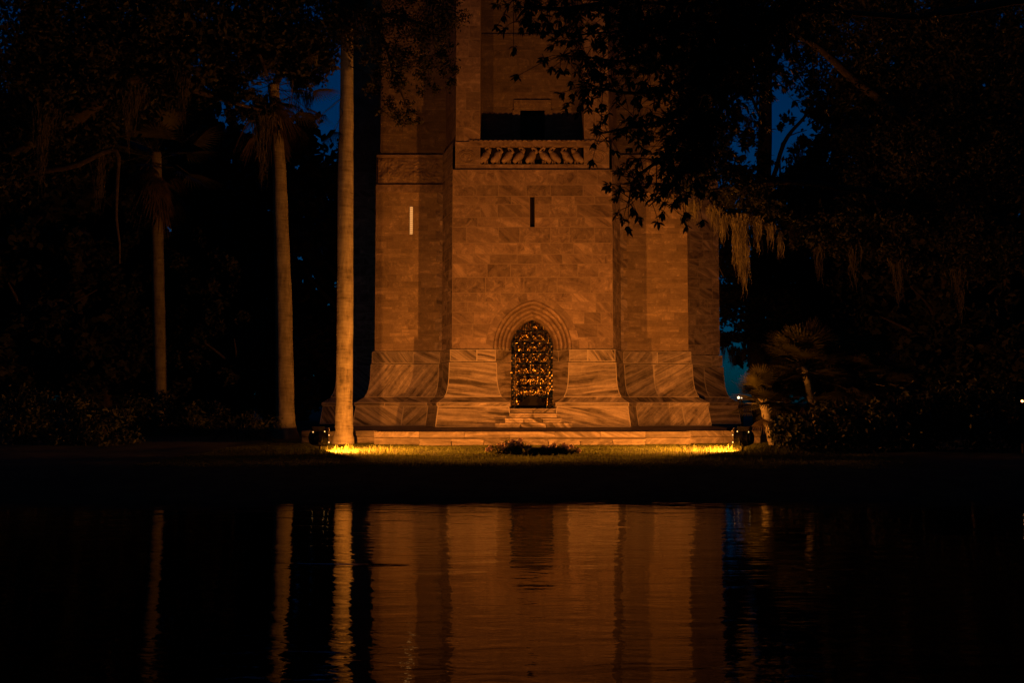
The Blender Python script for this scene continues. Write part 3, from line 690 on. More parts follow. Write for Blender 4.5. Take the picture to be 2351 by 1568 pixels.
# ================================================================== FLOODLIGHTS
def floodlight(px, sgn, label):
    base = pt(px, 1036, 25.8); base.z = gz(base.x, base.y)
    root = empty("floodlight", base, label, "floodlight", "floodlights on the grass in front of the tower")
    ax = (Vector((0.94, 0.34, 0.0)) if sgn > 0 else Vector((-0.86, 0.50, 0.0))).normalized(); sd = Vector((-ax.y, ax.x, 0)).normalized(); upv = ax.cross(sd) if sgn > 0 else ax.cross(sd)
    if upv.z < 0: upv = -upv
    c = base+Vector((0, 0, 0.35))
    K_ = 1.25; P = lambda a, s, u: c+(ax*a+sd*s+upv*u)*K_
    stake = MB(); stake.tube([base+Vector((0, 0, -0.15)), base+Vector((0, 0, 0.2))], 0.035, 10); stake.box(base+Vector((-0.07, -0.07, -0.02)), base+Vector((0.07, 0.07, 0.03))); stake.build("stake", M_BLACK, root)
    yk = MB(); yk.tube([base+Vector((0, 0, 0.12)), P(0, -0.2, -0.05), P(0, -0.2, 0.02)], 0.018, 7); yk.tube([base+Vector((0, 0, 0.12)), P(0, 0.2, -0.05), P(0, 0.2, 0.02)], 0.018, 7); yk.build("yoke", M_BLACK, root)
    hd = MB(); hd.tube([P(-0.24, 0, 0), P(-0.22, 0, 0), P(-0.15, 0, 0), P(-0.04, 0, 0), P(0.08, 0, 0), P(0.13, 0, 0), P(0.135, 0, 0), P(0.10, 0, 0)], [q*K_ for q in (0.05, 0.11, 0.155, 0.17, 0.175, 0.185, 0.165, 0.15)], 20)
    for q in range(5): hd.tube([P(-0.2+0.035*q, 0, 0), P(-0.19+0.035*q, 0, 0)], (0.135+0.012*q)*K_, 18)
    hd.build("housing", M_BLACK, root)
    bxm = MB()
    cc = [(-0.16, -0.10, 0.12), (0.06, -0.10, 0.12), (0.06, 0.10, 0.12), (-0.16, 0.10, 0.12), (-0.19, -0.11, 0.235), (0.07, -0.11, 0.235), (0.07, 0.11, 0.235), (-0.19, 0.11, 0.235)]
    bxm.add([P(*q) for q in cc], [(0, 1, 5, 4), (1, 2, 6, 5), (2, 3, 7, 6), (3, 0, 4, 7), (4, 5, 6, 7)]); bxm.build("ballast_box", M_BLACK, root)
    ln = MB(); ln.tube([P(0.115, 0, 0), P(0.12, 0, 0)], 0.15*K_, 20); ln.build("lens", M_LENS, root)
    vz = MB()       # curved glare shield on the water side of the mouth, standing clear of the rim
    n_ = 9; vs_ = []
    for q in range(n_):
        a = R((115 if sgn > 0 else 65)-25+50*q/(n_-1))
        for (l_, r_) in ((0.165, 0.20), (0.28, 0.225), (0.28, 0.232), (0.165, 0.207)): vs_.append(P(l_, r_*math.cos(a), r_*math.sin(a)))
    vz.add(vs_, [(q*4+k, q*4+(k+1) % 4, q*4+4+(k+1) % 4, q*4+4+k) for q in range(n_-1) for k in range(4)]); vz.build("visor", M_BLACK, root)
    cs = -1 if sd.y > 0 else 1
    for (a, u, s) in ((-0.17, 0.125, 0.011), (0.068, 0.13, 0.013), (0.147, 0.06, 0.011), (0.147, -0.09, 0.013)):
        vt = MB(); vt.ball(P(a, cs*(0.115 if u > 0.1 else 0.172), u), (s, s, s*1.4), 8, 5)
        vt.build("light_leak", M_LENS, root)
    ld = bpy.data.lights.new("floodlight_lamp", 'AREA'); ld.shape = 'DISK'; ld.size = 0.26; ld.energy = LAMP_POWER; ld.color = LAMP_COLOR
    lo = bpy.data.objects.new("lamp", ld); COL.objects.link(lo); lo.parent = root
    lo.location = P(0.14, 0, 0)-base; lo.rotation_euler = ax.to_track_quat('-Z', 'Y').to_euler()
    return root
floodlight(735, 1, "black floodlight on the grass beside the brightest palm, facing right")
floodlight(1704, -1, "black floodlight on the grass by the fan palms, facing left")

# ================================================================== VEGETATION
def rand_dirs(n, flat=0.0):
    v = rng.normal(size=(n, 3)); v[:, 2] *= (1-flat); v /= np.linalg.norm(v, axis=1)[:, None]; return v
def leaf_quads(C, lo, hi, aspect=0.45, droop=0.0):
    n = len(C); d = rand_dirs(n); d[:, 2] -= droop; d /= np.linalg.norm(d, axis=1)[:, None]
    s = np.cross(d, rand_dirs(n)); s /= np.linalg.norm(s, axis=1)[:, None]+1e-9
    ln = rng.uniform(lo, hi, n)[:, None]
    return np.stack([C-d*ln*0.5, C+s*ln*aspect*0.5, C+d*ln*0.5, C-s*ln*aspect*0.5], axis=1)
def clump_pts(cs):
    """cs: list of (centre, rx, ry, rz, n); points in lumpy balls, denser to the shell"""
    out = []
    for c, rx, ry, rz, n in cs:
        n = int(n); k = max(4, n//70)
        sub = rand_dirs(k)*(rng.uniform(0.35, 1.0, k)**0.5)[:, None]
        idx = rng.integers(0, k, n); p = sub[idx]+rng.normal(size=(n, 3))*0.17
        out.append(np.array(c)[None, :]+p*np.array([rx, ry, rz])[None, :])
    return np.concatenate(out)
def limb(mb, pts, r0, r1, n=8, wob=0.06):
    P = [Vector(p) for p in pts]; out = []
    m = (len(P)-1)*5
    for i in range(m+1):
        t_ = i/m*(len(P)-1); k = min(int(t_), len(P)-2); f_ = t_-k
        p0 = P[max(k-1, 0)]; p1 = P[k]; p2 = P[k+1]; p3 = P[min(k+2, len(P)-1)]
        q = 0.5*((2*p1)+(p2-p0)*f_+(2*p0-5*p1+4*p2-p3)*f_*f_+(3*p1-p0-3*p2+p3)*f_**3)
        out.append(q+Vector(mnoise.noise_vector(q*0.7))*wob)
    mb.tube(out, [r0+(r1-r0)*i/m for i in range(m+1)], n)
    return out
def tree(name, label, cat, base, clumps, leaf, mat, limbs, group=None, trunk=None, moss=None, aspect=0.45, dens=1.0, moss2=None):
    """clumps: (px,py,d,rx,rz,n) ; limbs: list of (points, r0, r1)"""
    root = empty(name, base, label, cat, group)
    tb = MB()
    for pts, r0, r1 in trunk: limb(tb, pts, r0, r1, 10, 0.05)
    tb.build("trunk", M_BARK, root, True)
    if limbs:
        lb = MB()
        for pts, r0, r1 in limbs: limb(lb, pts, r0, r1, 7, 0.12)
        lb.build("limbs", M_BARK, root, True)
    cs = []
    for (px, py, d, rx, rz, n) in clumps: cs.append((pt(px, py, d), rx, rx, rz, n*dens))
    C = clump_pts(cs); quads("crown", leaf_quads(C, leaf*0.6, leaf*1.3, aspect), mat, root)
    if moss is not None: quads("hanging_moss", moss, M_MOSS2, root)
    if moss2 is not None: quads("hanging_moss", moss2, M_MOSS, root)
    return root
def moss_strands(spots):
    """spots: (point, width, length, strands): tapering bundles of thin hanging ribbons"""
    Q = []
    for p, wd, ln, n in spots:
        for _ in range(int(n*1.8)):
            g_ = rng.normal(); x = p[0]+g_*wd*0.4; y = p[1]+rng.normal()*wd*0.3; l_ = ln*rng.uniform(0.12, 1.0)**1.3*math.exp(-g_*g_*0.5)
            z = p[2]+rng.uniform(-0.1, 0.15); wv_ = rng.uniform(0.006, 0.017); a = rng.uniform(0, math.pi); m = max(3, int(l_/0.12))
            ca, sa = math.cos(a), math.sin(a); px_, py_ = x, y; zc = z; pull = 0.75
            for k in range(m):
                t0 = k/m; t1 = (k+1)/m
                nx_ = px_+rng.normal()*0.03-(px_-p[0])*0.09*pull; ny_ = py_+rng.normal()*0.03-(py_-p[1])*0.09*pull; nz = z-l_*t1
                w0 = wv_*(1-t0)**0.6; w1 = wv_*(1-t1)**0.6+0.002
                Q.append([(px_-ca*w0, py_-sa*w0, zc), (px_+ca*w0, py_+sa*w0, zc), (nx_+ca*w1, ny_+sa*w1, nz), (nx_-ca*w1, ny_-sa*w1, nz)])
                px_, py_, zc = nx_, ny_, nz
    return np.array(Q)
# ---- fan fronds shared by palms and palmettos
def frond_quads(base, dirv, petiole, rad, nleaf=22, droop=0.35, spread=150):
    d = Vector(dirv).normalized(); s = d.cross(Vector((0, 0, 1)))
    if s.length < 0.05: s = Vector((1, 0, 0))
    s.normalize(); u = s.cross(d).normalized(); Q = []
    hub = Vector(base)+d*petiole-Vector((0, 0, petiole*petiole*0.10)); b = Vector(base)
    for w_ in (s, u): Q.append([b-w_*0.016, b+w_*0.016, hub+w_*0.010, hub-w_*0.010])
    for k in range(nleaf):
        a = R(-spread/2+spread*k/(nleaf-1)); e = (d*math.cos(a)+s*math.sin(a)+u*0.18*math.cos(a*1.3)).normalized()
        l_ = rad*(0.72+0.28*math.cos(a))*random.uniform(0.9, 1.06); wd = rad*0.026
        q = e.cross(u).normalized(); p0 = hub; p1 = hub+e*l_*0.55-Vector((0, 0, droop*l_*0.12)); p2 = hub+e*l_-Vector((0, 0, droop*l_*0.5))
        Q.append([p0-q*wd*0.3, p0+q*wd*0.3, p1+q*wd, p1-q*wd]); Q.append([p1-q*wd, p1+q*wd, p2+q*0.003, p2-q*0.003])
    return np.array([[tuple(v) for v in f_] for f_ in Q])
def palm_crown(root, top, n, petiole, rad, dead=10, el=(-35, 75)):
    for k in range(n):
        az = k*2.39996+random.uniform(-.2, .2); e = R(el[0]+(el[1]-el[0])*((k+0.5)/n)**0.9)
        d = (math.cos(az)*math.cos(e), math.sin(az)*math.cos(e), math.sin(e))
        quads("frond", frond_quads(Vector(top)+Vector((0, 0, random.uniform(-0.2, 0.25))), d, petiole*random.uniform(0.8, 1.15), rad*random.uniform(0.85, 1.1)), M_PALM, root)
    for k in range(dead):
        az = random.uniform(0, 6.28); e = R(random.uniform(-88, -35)); d = (math.cos(az)*math.cos(e), math.sin(az)*math.cos(e), math.sin(e))
        quads("dead_frond", frond_quads(Vector(top)+Vector((0, 0, random.uniform(-0.9, 0.1))), d, petiole*random.uniform(0.25, 0.8), rad*random.uniform(0.45, 0.95), 14, random.uniform(0.5, 1.6), random.uniform(60, 130)), M_DEAD, root)
def palm(label, axis_px, d, crown=None, dead=10, bark=None):
    """axis_px: (px, py, half width px) from foot to top"""
    pts = [pt(x, y, d) for x, y, _ in axis_px]; rad = [w_*d/F for _, _, w_ in axis_px]
    base = pts[0].copy(); base.z = gz(base.x, base.y)
    root = empty("palm_tree", base, label, "palm tree", "palms on the left bank")
    P = []; Rr = []
    pts[0].z = base.z-0.1
    for k in range(len(pts)-1):
        for q in range(14):
            t_ = q/14; p = pts[k].lerp(pts[k+1], t_); nz = mnoise.noise(Vector((p.z*1.1, d, 0)))
            P.append(p); Rr.append((rad[k]*(1-t_)+rad[k+1]*t_)*(1+0.05*nz+0.02*math.sin(p.z*22)+0.03*mnoise.noise(Vector((p.z*4.3, d, 3)))))
    P.append(pts[-1]); Rr.append(rad[-1])
    tb = MB(); tb.tube(P, Rr, 24); tb.build("trunk", bark or M_PBARK, root, True)
    palm_crown(root, pts[-1], crown[0], crown[1], crown[2], dead)
    return root
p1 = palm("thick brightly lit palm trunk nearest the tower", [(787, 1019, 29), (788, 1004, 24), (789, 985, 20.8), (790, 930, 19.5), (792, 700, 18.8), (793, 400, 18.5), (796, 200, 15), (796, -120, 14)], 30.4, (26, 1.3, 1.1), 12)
# a drooping fan frond and boots on the near palm
for (x, y, ex, ey) in ((783, 225, 742, 262), (788, 255, 768, 300), (782, 95, 735, 120), (800, 150, 842, 170)):
    a = pt(x, y, 30.2); b = pt(ex, ey, 29.9); dv = b-a
    quads("frond", frond_quads(a, dv+Vector((0, 0, 0.1)), dv.length, 0.62, 20, 1.1, 190), M_PALM, p1)
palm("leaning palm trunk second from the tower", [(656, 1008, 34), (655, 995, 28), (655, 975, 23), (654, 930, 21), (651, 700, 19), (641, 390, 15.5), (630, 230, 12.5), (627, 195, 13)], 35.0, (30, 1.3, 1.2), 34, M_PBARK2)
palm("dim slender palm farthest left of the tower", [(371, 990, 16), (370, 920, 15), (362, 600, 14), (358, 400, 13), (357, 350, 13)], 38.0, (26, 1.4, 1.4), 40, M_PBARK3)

# ---- oaks on the left
def P3(*a): return [pt(*q) for q in a]
b0 = pt(-260, 1000, 33)
ms = moss_strands([(pt(x, y, dd), wd, ln, n) for x, y, dd, wd, ln, n in ((605, 270, 33, 0.5, 2.6, 120), (590, 260, 34, 0.4, 1.8, 60), (680, 180, 31, 0.4, 1.5, 60), (705, 215, 31, 0.3, 0.9, 50), (300, 200, 31, 0.7, 2.5, 90), (420, 160, 31, 0.6, 2.2, 90), (230, 330, 33, 0.6, 3.0, 90), (100, 250, 31, 0.9, 3.2, 120))])
tree("live_oak", "big live oak spreading mossy limbs over the left palms", "tree", (b0.x, b0.y, 0.45),
     [(60, 60, 31, 2.4, 1.8, 2600), (200, 40, 31, 2.4, 1.8, 2600), (340, 30, 31, 2.2, 1.6, 2400), (480, 20, 31, 2.0, 1.4, 2000), (120, 200, 32, 2.2, 1.6, 2000), (270, 170, 32, 2.0, 1.4, 1800), (420, 140, 32, 1.8, 1.3, 1700), (540, 110, 32, 1.3, 1.1, 1200),
      (600, 40, 31, 1.6, 1.0, 1400), (690, 40, 30, 1.5, 1.1, 1500), (700, 140, 31, 0.9, 0.7, 800), (20, 330, 32, 1.6, 1.6, 1300), (560, 240, 33, 0.8, 0.5, 400), (160, 330, 33, 1.6, 1.2, 1100)],
     0.22, M_LEAF_D,
     [(P3((-60, 420, 33), (180, 260, 32), (330, 170, 31.5), (500, 90, 31), (690, 60, 30.5)), 0.32, 0.07), (P3((180, 260, 32), (260, 120, 31), (430, 10, 31), (560, 60, 31), (612, 170, 31)), 0.2, 0.05),
      (P3((330, 170, 31.5), (480, 215, 32), (600, 250, 33)), 0.12, 0.04), (P3((-60, 420, 33), (150, 380, 32), (270, 350, 32), (265, 470, 32), (272, 610, 32)), 0.14, 0.03)],
     trunk=[([Vector((b0.x, b0.y, 0.1)), pt(-250, 800, 33), pt(-200, 600, 33), pt(-60, 420, 33)], 0.62, 0.36)], moss=ms, dens=2.0)
# oak limb hanging across the tower's upper left, its trunk behind the second palm
b1 = pt(650, 1000, 41)
tree("live_oak", "dark oak behind the second palm, its fine leaves reaching across the tower's upper left", "tree", (b1.x, b1.y, 0.45),
     [(890, 20, 29, 0.9, 0.7, 620), (960, 30, 29, 0.9, 0.8, 900), (1015, 30, 29, 0.7, 0.75, 700), (1000, 120, 29, 0.6, 0.55, 420), (880, 130, 29, 0.6, 0.6, 320), (940, 170, 29, 0.6, 0.6, 360), (900, 235, 29, 0.5, 0.5, 220), (1030, 175, 29, 0.35, 0.4, 160), (945, 270, 29, 0.4, 0.3, 120), (760, 40, 31, 1.0, 0.8, 800), (640, 110, 35, 1.0, 1.0, 500), (830, 60, 30, 0.6, 0.9, 600), (925, 90, 29, 0.8, 0.7, 420), (870, 190, 29, 0.5, 0.6, 200), (980, 200, 29, 0.35, 0.4, 110), (710, 100, 33, 0.9, 0.8, 700)],
     0.115, M_LEAF_D,
     [(P3((628, 200, 40), (690, 90, 35), (800, 40, 31), (920, 40, 29), (1020, 80, 28.8)), 0.16, 0.03), (P3((860, 40, 30), (900, 160, 29), (950, 280, 29)), 0.06, 0.015), (P3((870, 250, 29), (905, 275, 29), (960, 285, 29)), 0.02, 0.008)],
     trunk=[([Vector((b1.x, b1.y, 0.1)), pt(648, 700, 41), pt(640, 400, 41), pt(628, 200, 40)], 0.26, 0.16)], dens=2.3)

# ---- background trees: three built crowns, copied round the clearing
def bg_proto(seed, nl, leaf, wdt, hgt):
    global rng
    rng = np.random.default_rng(seed); random.seed(seed)
    root = empty("leafy_tree", (0, 0, 0)); tb = MB()
    limb(tb, [(0, 0, -0.3), (0.15, 0.1, hgt*0.3), (0.1, -0.2, hgt*0.55), (0.3, 0, hgt*0.8)], 0.4, 0.12, 9)
    for k in range(5):
        a = k*1.3+seed; q = hgt*random.uniform(0.3, 0.55)
        limb(tb, [(0.12, 0, q), (math.cos(a)*wdt*0.4, math.sin(a)*wdt*0.4, q+hgt*0.12), (math.cos(a)*wdt*0.75, math.sin(a)*wdt*0.75, q+hgt*0.2)], 0.16, 0.04, 6)
    tb.build("trunk", M_BARK, root, True); cs = []
    for k in range(26):
        a = random.uniform(0, 6.283); h_ = random.uniform(0.12, 1.0); prof = math.sin(min(1, h_*1.12+0.05)*math.pi*0.86)**0.6
        r_ = wdt*prof*random.uniform(0.35, 0.95)
        cs.append(((math.cos(a)*r_, math.sin(a)*r_, hgt*h_*0.95), wdt*0.36, wdt*0.36, hgt*0.12, nl/26))
    C = clump_pts(cs); quads("crown", leaf_quads(C, leaf*0.7, leaf*1.5, 0.6), M_LEAF_D, root)
    return root
protos = [bg_proto(11, 7800, 0.42, 4.2, 14.0), bg_proto(12, 8200, 0.40, 5.0, 16.0), bg_proto(13, 7400, 0.42, 4.6, 12.0)]
rng = np.random.default_rng(21); random.seed(21)
used = [False]*3
def bg_tree(k, px, d, top_py, label, group, wide=1.0):
    r0 = protos[k]; h0 = (14.0, 16.0, 12.0)[k]
    if used[k]:
        r_ = r0.copy(); COL.objects.link(r_)
        for ch in r0.children:
            c = ch.copy(); COL.objects.link(c); c.parent = r_
    else: r_ = r0; used[k] = True
    p = pt(px, 930, d); s = (ZZ(top_py, d)-0.4)/(h0*1.06)
    r_.location = (p.x, p.y, 0.4); r_.rotation_euler = (0, 0, random.uniform(0, 6.28)); r_.scale = (s*wide, s*wide, s)
    tag(r_, label, "tree", group)
GL = "dark trees in the wood left of the tower"; LBL = "dark leafy tree in the wood behind the left palms"
for k, (px, d, ty) in enumerate(((-40, 52, 180), (90, 60, 120), (190, 54, 260), (300, 64, 150), (400, 55, 300), (490, 66, 200), (560, 54, 330), (250, 50, 520), (60, 43, 480), (470, 51, 540), (620, 70, 330), (20, 78, -30), (160, 80, -40), (290, 76, -20), (400, 82, 20))):
    bg_tree(k % 3, px, d, ty, LBL, GL, 1.15 if ty > 40 else 0.5)
for k, (px, d, ty, lb) in enumerate(((690, 68, 372, "round topped dark tree filling the gap low behind the two brightest palms"), (790, 62, 352, "dark tree standing directly behind the brightest palm trunk"), (545, 47, 560, "low dark tree just left of the leaning palm"))):
    bg_tree((k+2) % 3, px, d, ty, lb, None, 1.1)
GR = "dark trees in the wood right of the tower"; LBR = "dark leafy tree in the wood on the right bank"
for k, (px, d, ty) in enumerate(((1960, 62, 330), (2080, 52, 150), (2200, 60, 60), (2310, 50, 180), (2400, 62, 60), (2180, 44, 480), (2330, 42, 420), (2030, 72, 200), (1890, 64, 430), (2030, 80, -40), (2120, 78, -60), (2230, 80, -50), (2330, 78, -60))):
    bg_tree(k % 3, px, d, ty, LBR, GR, 1.1 if ty > 20 else 0.5)

# ---- right side oaks
b2_ = pt(1752, 985, 50)
ms2 = moss_strands([(pt(x, y, 49), wd, ln, n) for x, y, wd, ln, n in ((1680, 800, 0.5, 1.3, 90), (1705, 805, 0.4, 1.0, 70), (1660, 790, 0.3, 1.2, 50), (1735, 790, 0.5, 1.5, 60), (1715, 270, 0.4, 2.2, 60), (1690, 250, 0.4, 2.0, 50), (1835, 330, 0.5, 2.5, 70), (1800, 800, 0.7, 1.6, 90))])
tree("live_oak", "twin trunked oak silhouetted against the blue sky right of the tower", "tree", (b2_.x, b2_.y, 0.4),
     [(1690, 30, 48, 2.6, 1.6, 1700), (1800, 10, 48, 2.6, 1.6, 1800), (1920, 30, 48, 2.6, 2.0, 1900), (1680, 130, 49, 1.5, 1.5, 900), (1900, 170, 48, 1.9, 2.2, 1300), (1905, 230, 49, 1.1, 1.6, 620), (1775, 140, 49, 0.5, 0.6, 130), (1705, 315, 49, 0.5, 0.5, 110), (1800, 285, 49, 0.45, 0.5, 90), (1840, 330, 49, 0.6, 0.5, 150), (1665, 520, 49, 0.9, 0.9, 800), (1665, 610, 49, 0.9, 0.9, 800), (1668, 700, 49, 0.9, 0.9, 800), (1680, 380, 49, 0.7, 0.5, 260), (1850, 130, 49, 0.6, 0.9, 220), (1690, 270, 49, 0.5, 0.6, 130), (1820, 60, 49, 1.2, 0.7, 520), (1690, 195, 49, 1.0, 0.9, 380), (1780, 90, 49, 1.0, 0.7, 300), (1800, 390, 49, 1.5, 0.6, 500), (1960, 260, 48, 2.0, 1.8, 1100),
      (1690, 440, 49, 1.6, 1.1, 900), (1800, 460, 49, 2.2, 1.2, 1300), (1920, 420, 49, 2.0, 1.7, 1300), (1700, 540, 49, 2.0, 1.7, 1500), (1830, 560, 49, 2.4, 1.7, 1700), (1950, 560, 49, 2.2, 1.7, 1500), (1690, 680, 49, 1.8, 1.6, 1500), (1800, 690, 49, 2.2, 1.7, 1600), (1910, 690, 49, 2.2, 1.7, 1600), (1690, 770, 49, 1.2, 0.7, 700), (1800, 780, 49, 1.6, 0.8, 800), (1895, 800, 49, 1.6, 1.2, 900), (1745, 320, 49, 0.5, 1.2, 140), (1665, 370, 49, 0.7, 0.6, 240)],
     0.30, M_LEAF_D,
     [(P3((1755, 470, 50), (1800, 330, 49.5), (1850, 260, 49), (1900, 150, 48.5)), 0.14, 0.04), (P3((1757, 300, 50), (1720, 200, 49.5), (1690, 100, 49)), 0.1, 0.03), (P3((1750, 480, 50), (1700, 400, 49.5), (1660, 395, 49)), 0.09, 0.03), (P3((1790, 440, 50), (1795, 330, 49.6), (1850, 300, 49)), 0.06, 0.02)],
     trunk=[([Vector((b2_.x, b2_.y, 0.1)), pt(1748, 880, 50), pt(1735, 800, 50), pt(1742, 600, 50), pt(1752, 420, 50), pt(1757, 250, 50), pt(1758, 60, 50)], 0.55, 0.28), ([Vector((b2_.x+0.2, b2_.y, 0.1)), pt(1768, 880, 50), pt(1785, 810, 50), pt(1800, 650, 50), pt(1830, 500, 50)], 0.42, 0.2)], moss=ms2, dens=1.5)
b3 = pt(2520, 1000, 35)
spots3 = [(pt(x, y, dd), wd, ln, n) for x, y, dd, wd, ln, n in ((1700, 500, 32, 0.42, 2.3, 300), (1708, 540, 32, 0.14, 2.2, 130), (1690, 520, 32, 0.2, 1.7, 110), (1660, 500, 32, 0.3, 1.0, 80), (1738, 505, 32, 0.25, 1.2, 110), (1768, 520, 32, 0.22, 0.9, 80), (1640, 480, 32, 0.4, 0.9, 90), (1590, 470, 32, 0.4, 0.8, 70), (1790, 540, 32.5, 0.12, 1.0, 40),
    (1880, 560, 33, 0.4, 1.5, 60), (1960, 560, 33, 0.4, 1.7, 60), (2060, 600, 33, 0.5, 1.8, 60), (2200, 620, 33, 0.6, 2.0, 70), (1820, 500, 33, 0.4, 1.3, 70))]
ms3 = moss_strands(spots3[9:]); ms3b = moss_strands(spots3[:9])
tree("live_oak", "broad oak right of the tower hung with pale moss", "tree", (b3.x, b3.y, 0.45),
     [(1640, 430, 32, 0.8, 0.55, 620), (1590, 410, 32, 0.7, 0.5, 420), (1700, 450, 32, 0.9, 0.5, 620), (1770, 490, 32.5, 0.8, 0.5, 560), (1560, 440, 32, 0.5, 0.35, 220), (1620, 330, 33, 0.8, 0.9, 620), (1600, 220, 33, 0.9, 1.1, 800), (1640, 100, 33, 1.4, 1.6, 2200), (1610, 300, 33, 0.9, 1.2, 1200), (1880, 530, 33, 1.2, 0.7, 900), (1990, 520, 33, 1.5, 1.0, 1300), (2120, 540, 34, 1.8, 1.2, 1700), (2260, 560, 34, 1.8, 1.3, 1700), (2050, 380, 34, 1.9, 1.5, 1900), (2200, 380, 34, 2.0, 1.6, 2200), (2330, 380, 34, 1.8, 1.6, 1800), (2020, 230, 34, 1.4, 1.2, 900), (2160, 230, 34, 1.7, 1.3, 1400), (2310, 240, 34, 1.8, 1.5, 1600), (1970, 50, 33, 1.8, 1.4, 1900), (2100, 60, 33, 1.9, 1.4, 2000), (2240, 60, 33, 2.0, 1.5, 2200), (2350, 90, 33, 1.6, 1.6, 1600), (1760, 30, 33, 1.5, 0.8, 1400), (1870, 30, 33, 1.6, 1.1, 1700), (1570, 30, 33, 1.2, 1.0, 1200)],
     0.16, M_LEAF_D,
     [(P3((2480, 560, 35), (2150, 480, 34.5), (1980, 440, 34), (1850, 420, 33), (1700, 430, 32), (1570, 440, 32)), 0.2, 0.03), (P3((1700, 430, 32), (1650, 480, 32), (1632, 540, 32), (1660, 640, 32)), 0.03, 0.008), (P3((2490, 500, 35), (2050, 250, 34), (1850, 90, 33), (1650, 60, 33)), 0.24, 0.05), (P3((2490, 500, 35), (2400, 320, 34.5), (2330, 150, 34)), 0.22, 0.06)],
     trunk=[([Vector((b3.x, b3.y, 0.1)), pt(2510, 800, 35), pt(2480, 560, 35)], 0.55, 0.34)], moss=ms3, dens=1.7, moss2=ms3b)

# ---- near tree: big leathery leaves hanging in from the right
def blade_quads(c, d, n_, l_, w_):
    """one broad leaf as two folded halves of two quads"""
    d = d.normalized(); s = d.cross(n_)
    if s.length < 0.05: s = d.cross(Vector((1, 0, 0)))
    s.normalize(); u = s.cross(d); Q = []
    p = [c, c+d*l_*0.3-u*0.0, c+d*l_*0.68-u*l_*0.04, c+d*l_-u*l_*0.12]; wd = [0.004, w_*0.46, w_*0.42, 0.002]
    for sg in (-1, 1):
        for k in range(3):
            a0 = p[k]; a1 = p[k+1]; e0 = a0+s*sg*wd[k]+u*wd[k]*0.35; e1 = a1+s*sg*wd[k+1]+u*wd[k+1]*0.35
            Q.append([a0, a1, e1, e0])
    return Q
def near_tree():
    base = Vector((12.4, -16.2, 0.45)); root = empty("broadleaf_tree", base, "near tree on the right bank hanging large dark leaves over the tower's upper right", "tree")
    tb = MB(); limb(tb, [base+Vector((0, 0, -0.4)), base+Vector((-0.2, -0.1, 3)), base+Vector((-0.6, -0.8, 6.2)), base+Vector((-1.4, -2.2, 8.6))], 0.42, 0.22, 12)
    tb.build("trunk", M_BARK, root, True)
    hub = base+Vector((-1.4, -2.2, 8.6)); LB = MB(); tw = MB(); Q = []
    first = None
    runs = [   # limbs in from the right: points (px,py,d), leaf clusters per metre, spread
        ([(2100, 40, 16.5), (1800, 20, 16), (1560, 10, 15.6), (1360, 0, 15.4), (1180, -5, 15.2)], 6, 0.34),
        ([(1900, 10, 16), (1650, 60, 15.6), (1460, 70, 15.4), (1300, 85, 15.2)], 9, 0.30),
        ([(1800, 60, 16), (1600, 120, 15.6), (1450, 140, 15.4), (1290, 130, 15.3)], 10, 0.30),
        ([(1700, 110, 16), (1560, 190, 15.6), (1430, 210, 15.4), (1330, 190, 15.3)], 10, 0.28),
        ([(1660, 160, 15.8), (1560, 260, 15.6), (1450, 290, 15.4), (1370, 310, 15.3)], 9, 0.26),
        ([(1620, 180, 15.8), (1580, 290, 15.6), (1520, 360, 15.4), (1455, 410, 15.3), (1440, 470, 15.3)], 8, 0.22),
        ([(1600, 260, 15.8), (1575, 350, 15.6), (1545, 420, 15.5), (1490, 470, 15.4)], 7, 0.22),
        ([(1750, 60, 16), (1660, 110, 15.8), (1610, 200, 15.7), (1580, 340, 15.6)], 40, 0.42),
        ([(1800, 20, 16), (1650, 20, 15.8), (1520, 60, 15.6), (1440, 100, 15.4)], 34, 0.40),
        ([(1780, 150, 16), (1660, 250, 15.8), (1600, 330, 15.7), (1560, 400, 15.6)], 26, 0.36),
        ([(1420, 5, 15.4), (1300, 20, 15.3), (1215, 15, 15.2), (1185, 45, 15.2)], 7, 0.16),
        ([(1460, 70, 15.4), (1400, 35, 15.3), (1340, 20, 15.3), (1275, 35, 15.2)], 7, 0.15)]
    for pts, dens, spr in runs:
        P = [pt(*q) for q in pts]; out = limb(LB, P, 0.05, 0.008, 6, 0.05)
        ln = sum((out[i+1]-out[i]).length for i in range(len(out)-1)); nclu = int(ln*dens*3.0)
        for _ in range(nclu):
            q = out[random.randrange(len(out))]; t_ = q+Vector((random.gauss(0, spr), random.gauss(0, spr*0.8), random.gauss(-0.05, spr)))
            tw.tube([q, q.lerp(t_, 0.5)+Vector((0, 0, 0.03)), t_], [0.008, 0.006, 0.004], 4)
            dr_ = (t_-q).normalized() if (t_-q).length > 0.01 else Vector((-1, 0, 0))
            for _k in range(random.randint(9, 14)):
                d = (dr_*0.7+Vector((random.gauss(0, 0.8), random.gauss(0, 0.8), random.gauss(-0.35, 0.6)))).normalized()
                Q += blade_quads(t_-dr_*random.uniform(0, 0.09), d, Vector((random.gauss(0, 0.4), random.gauss(0, 0.4), 1)), random.uniform(0.085, 0.145), random.uniform(0.036, 0.058))
        if first is None: first = out; limb(LB, [hub, hub.lerp(P[0], 0.5)+Vector((0, 0, 0.2)), P[0]], 0.12, 0.05, 7, 0.05)
        else:
            nr = min(first, key=lambda q_: (q_-P[0]).length)
            if (nr-P[0]).length > 0.05: limb(LB, [nr, nr.lerp(P[0], 0.5)+Vector((0, 0, 0.05)), P[0]], 0.035, 0.02, 6, 0.04)
    LB.build("limbs", M_BARK, root, True); tw.build("twigs", M_BARK, root)
    quads("foliage", np.array([[tuple(v) for v in f_] for f_ in Q]), M_LEAF_M, root)
near_tree()

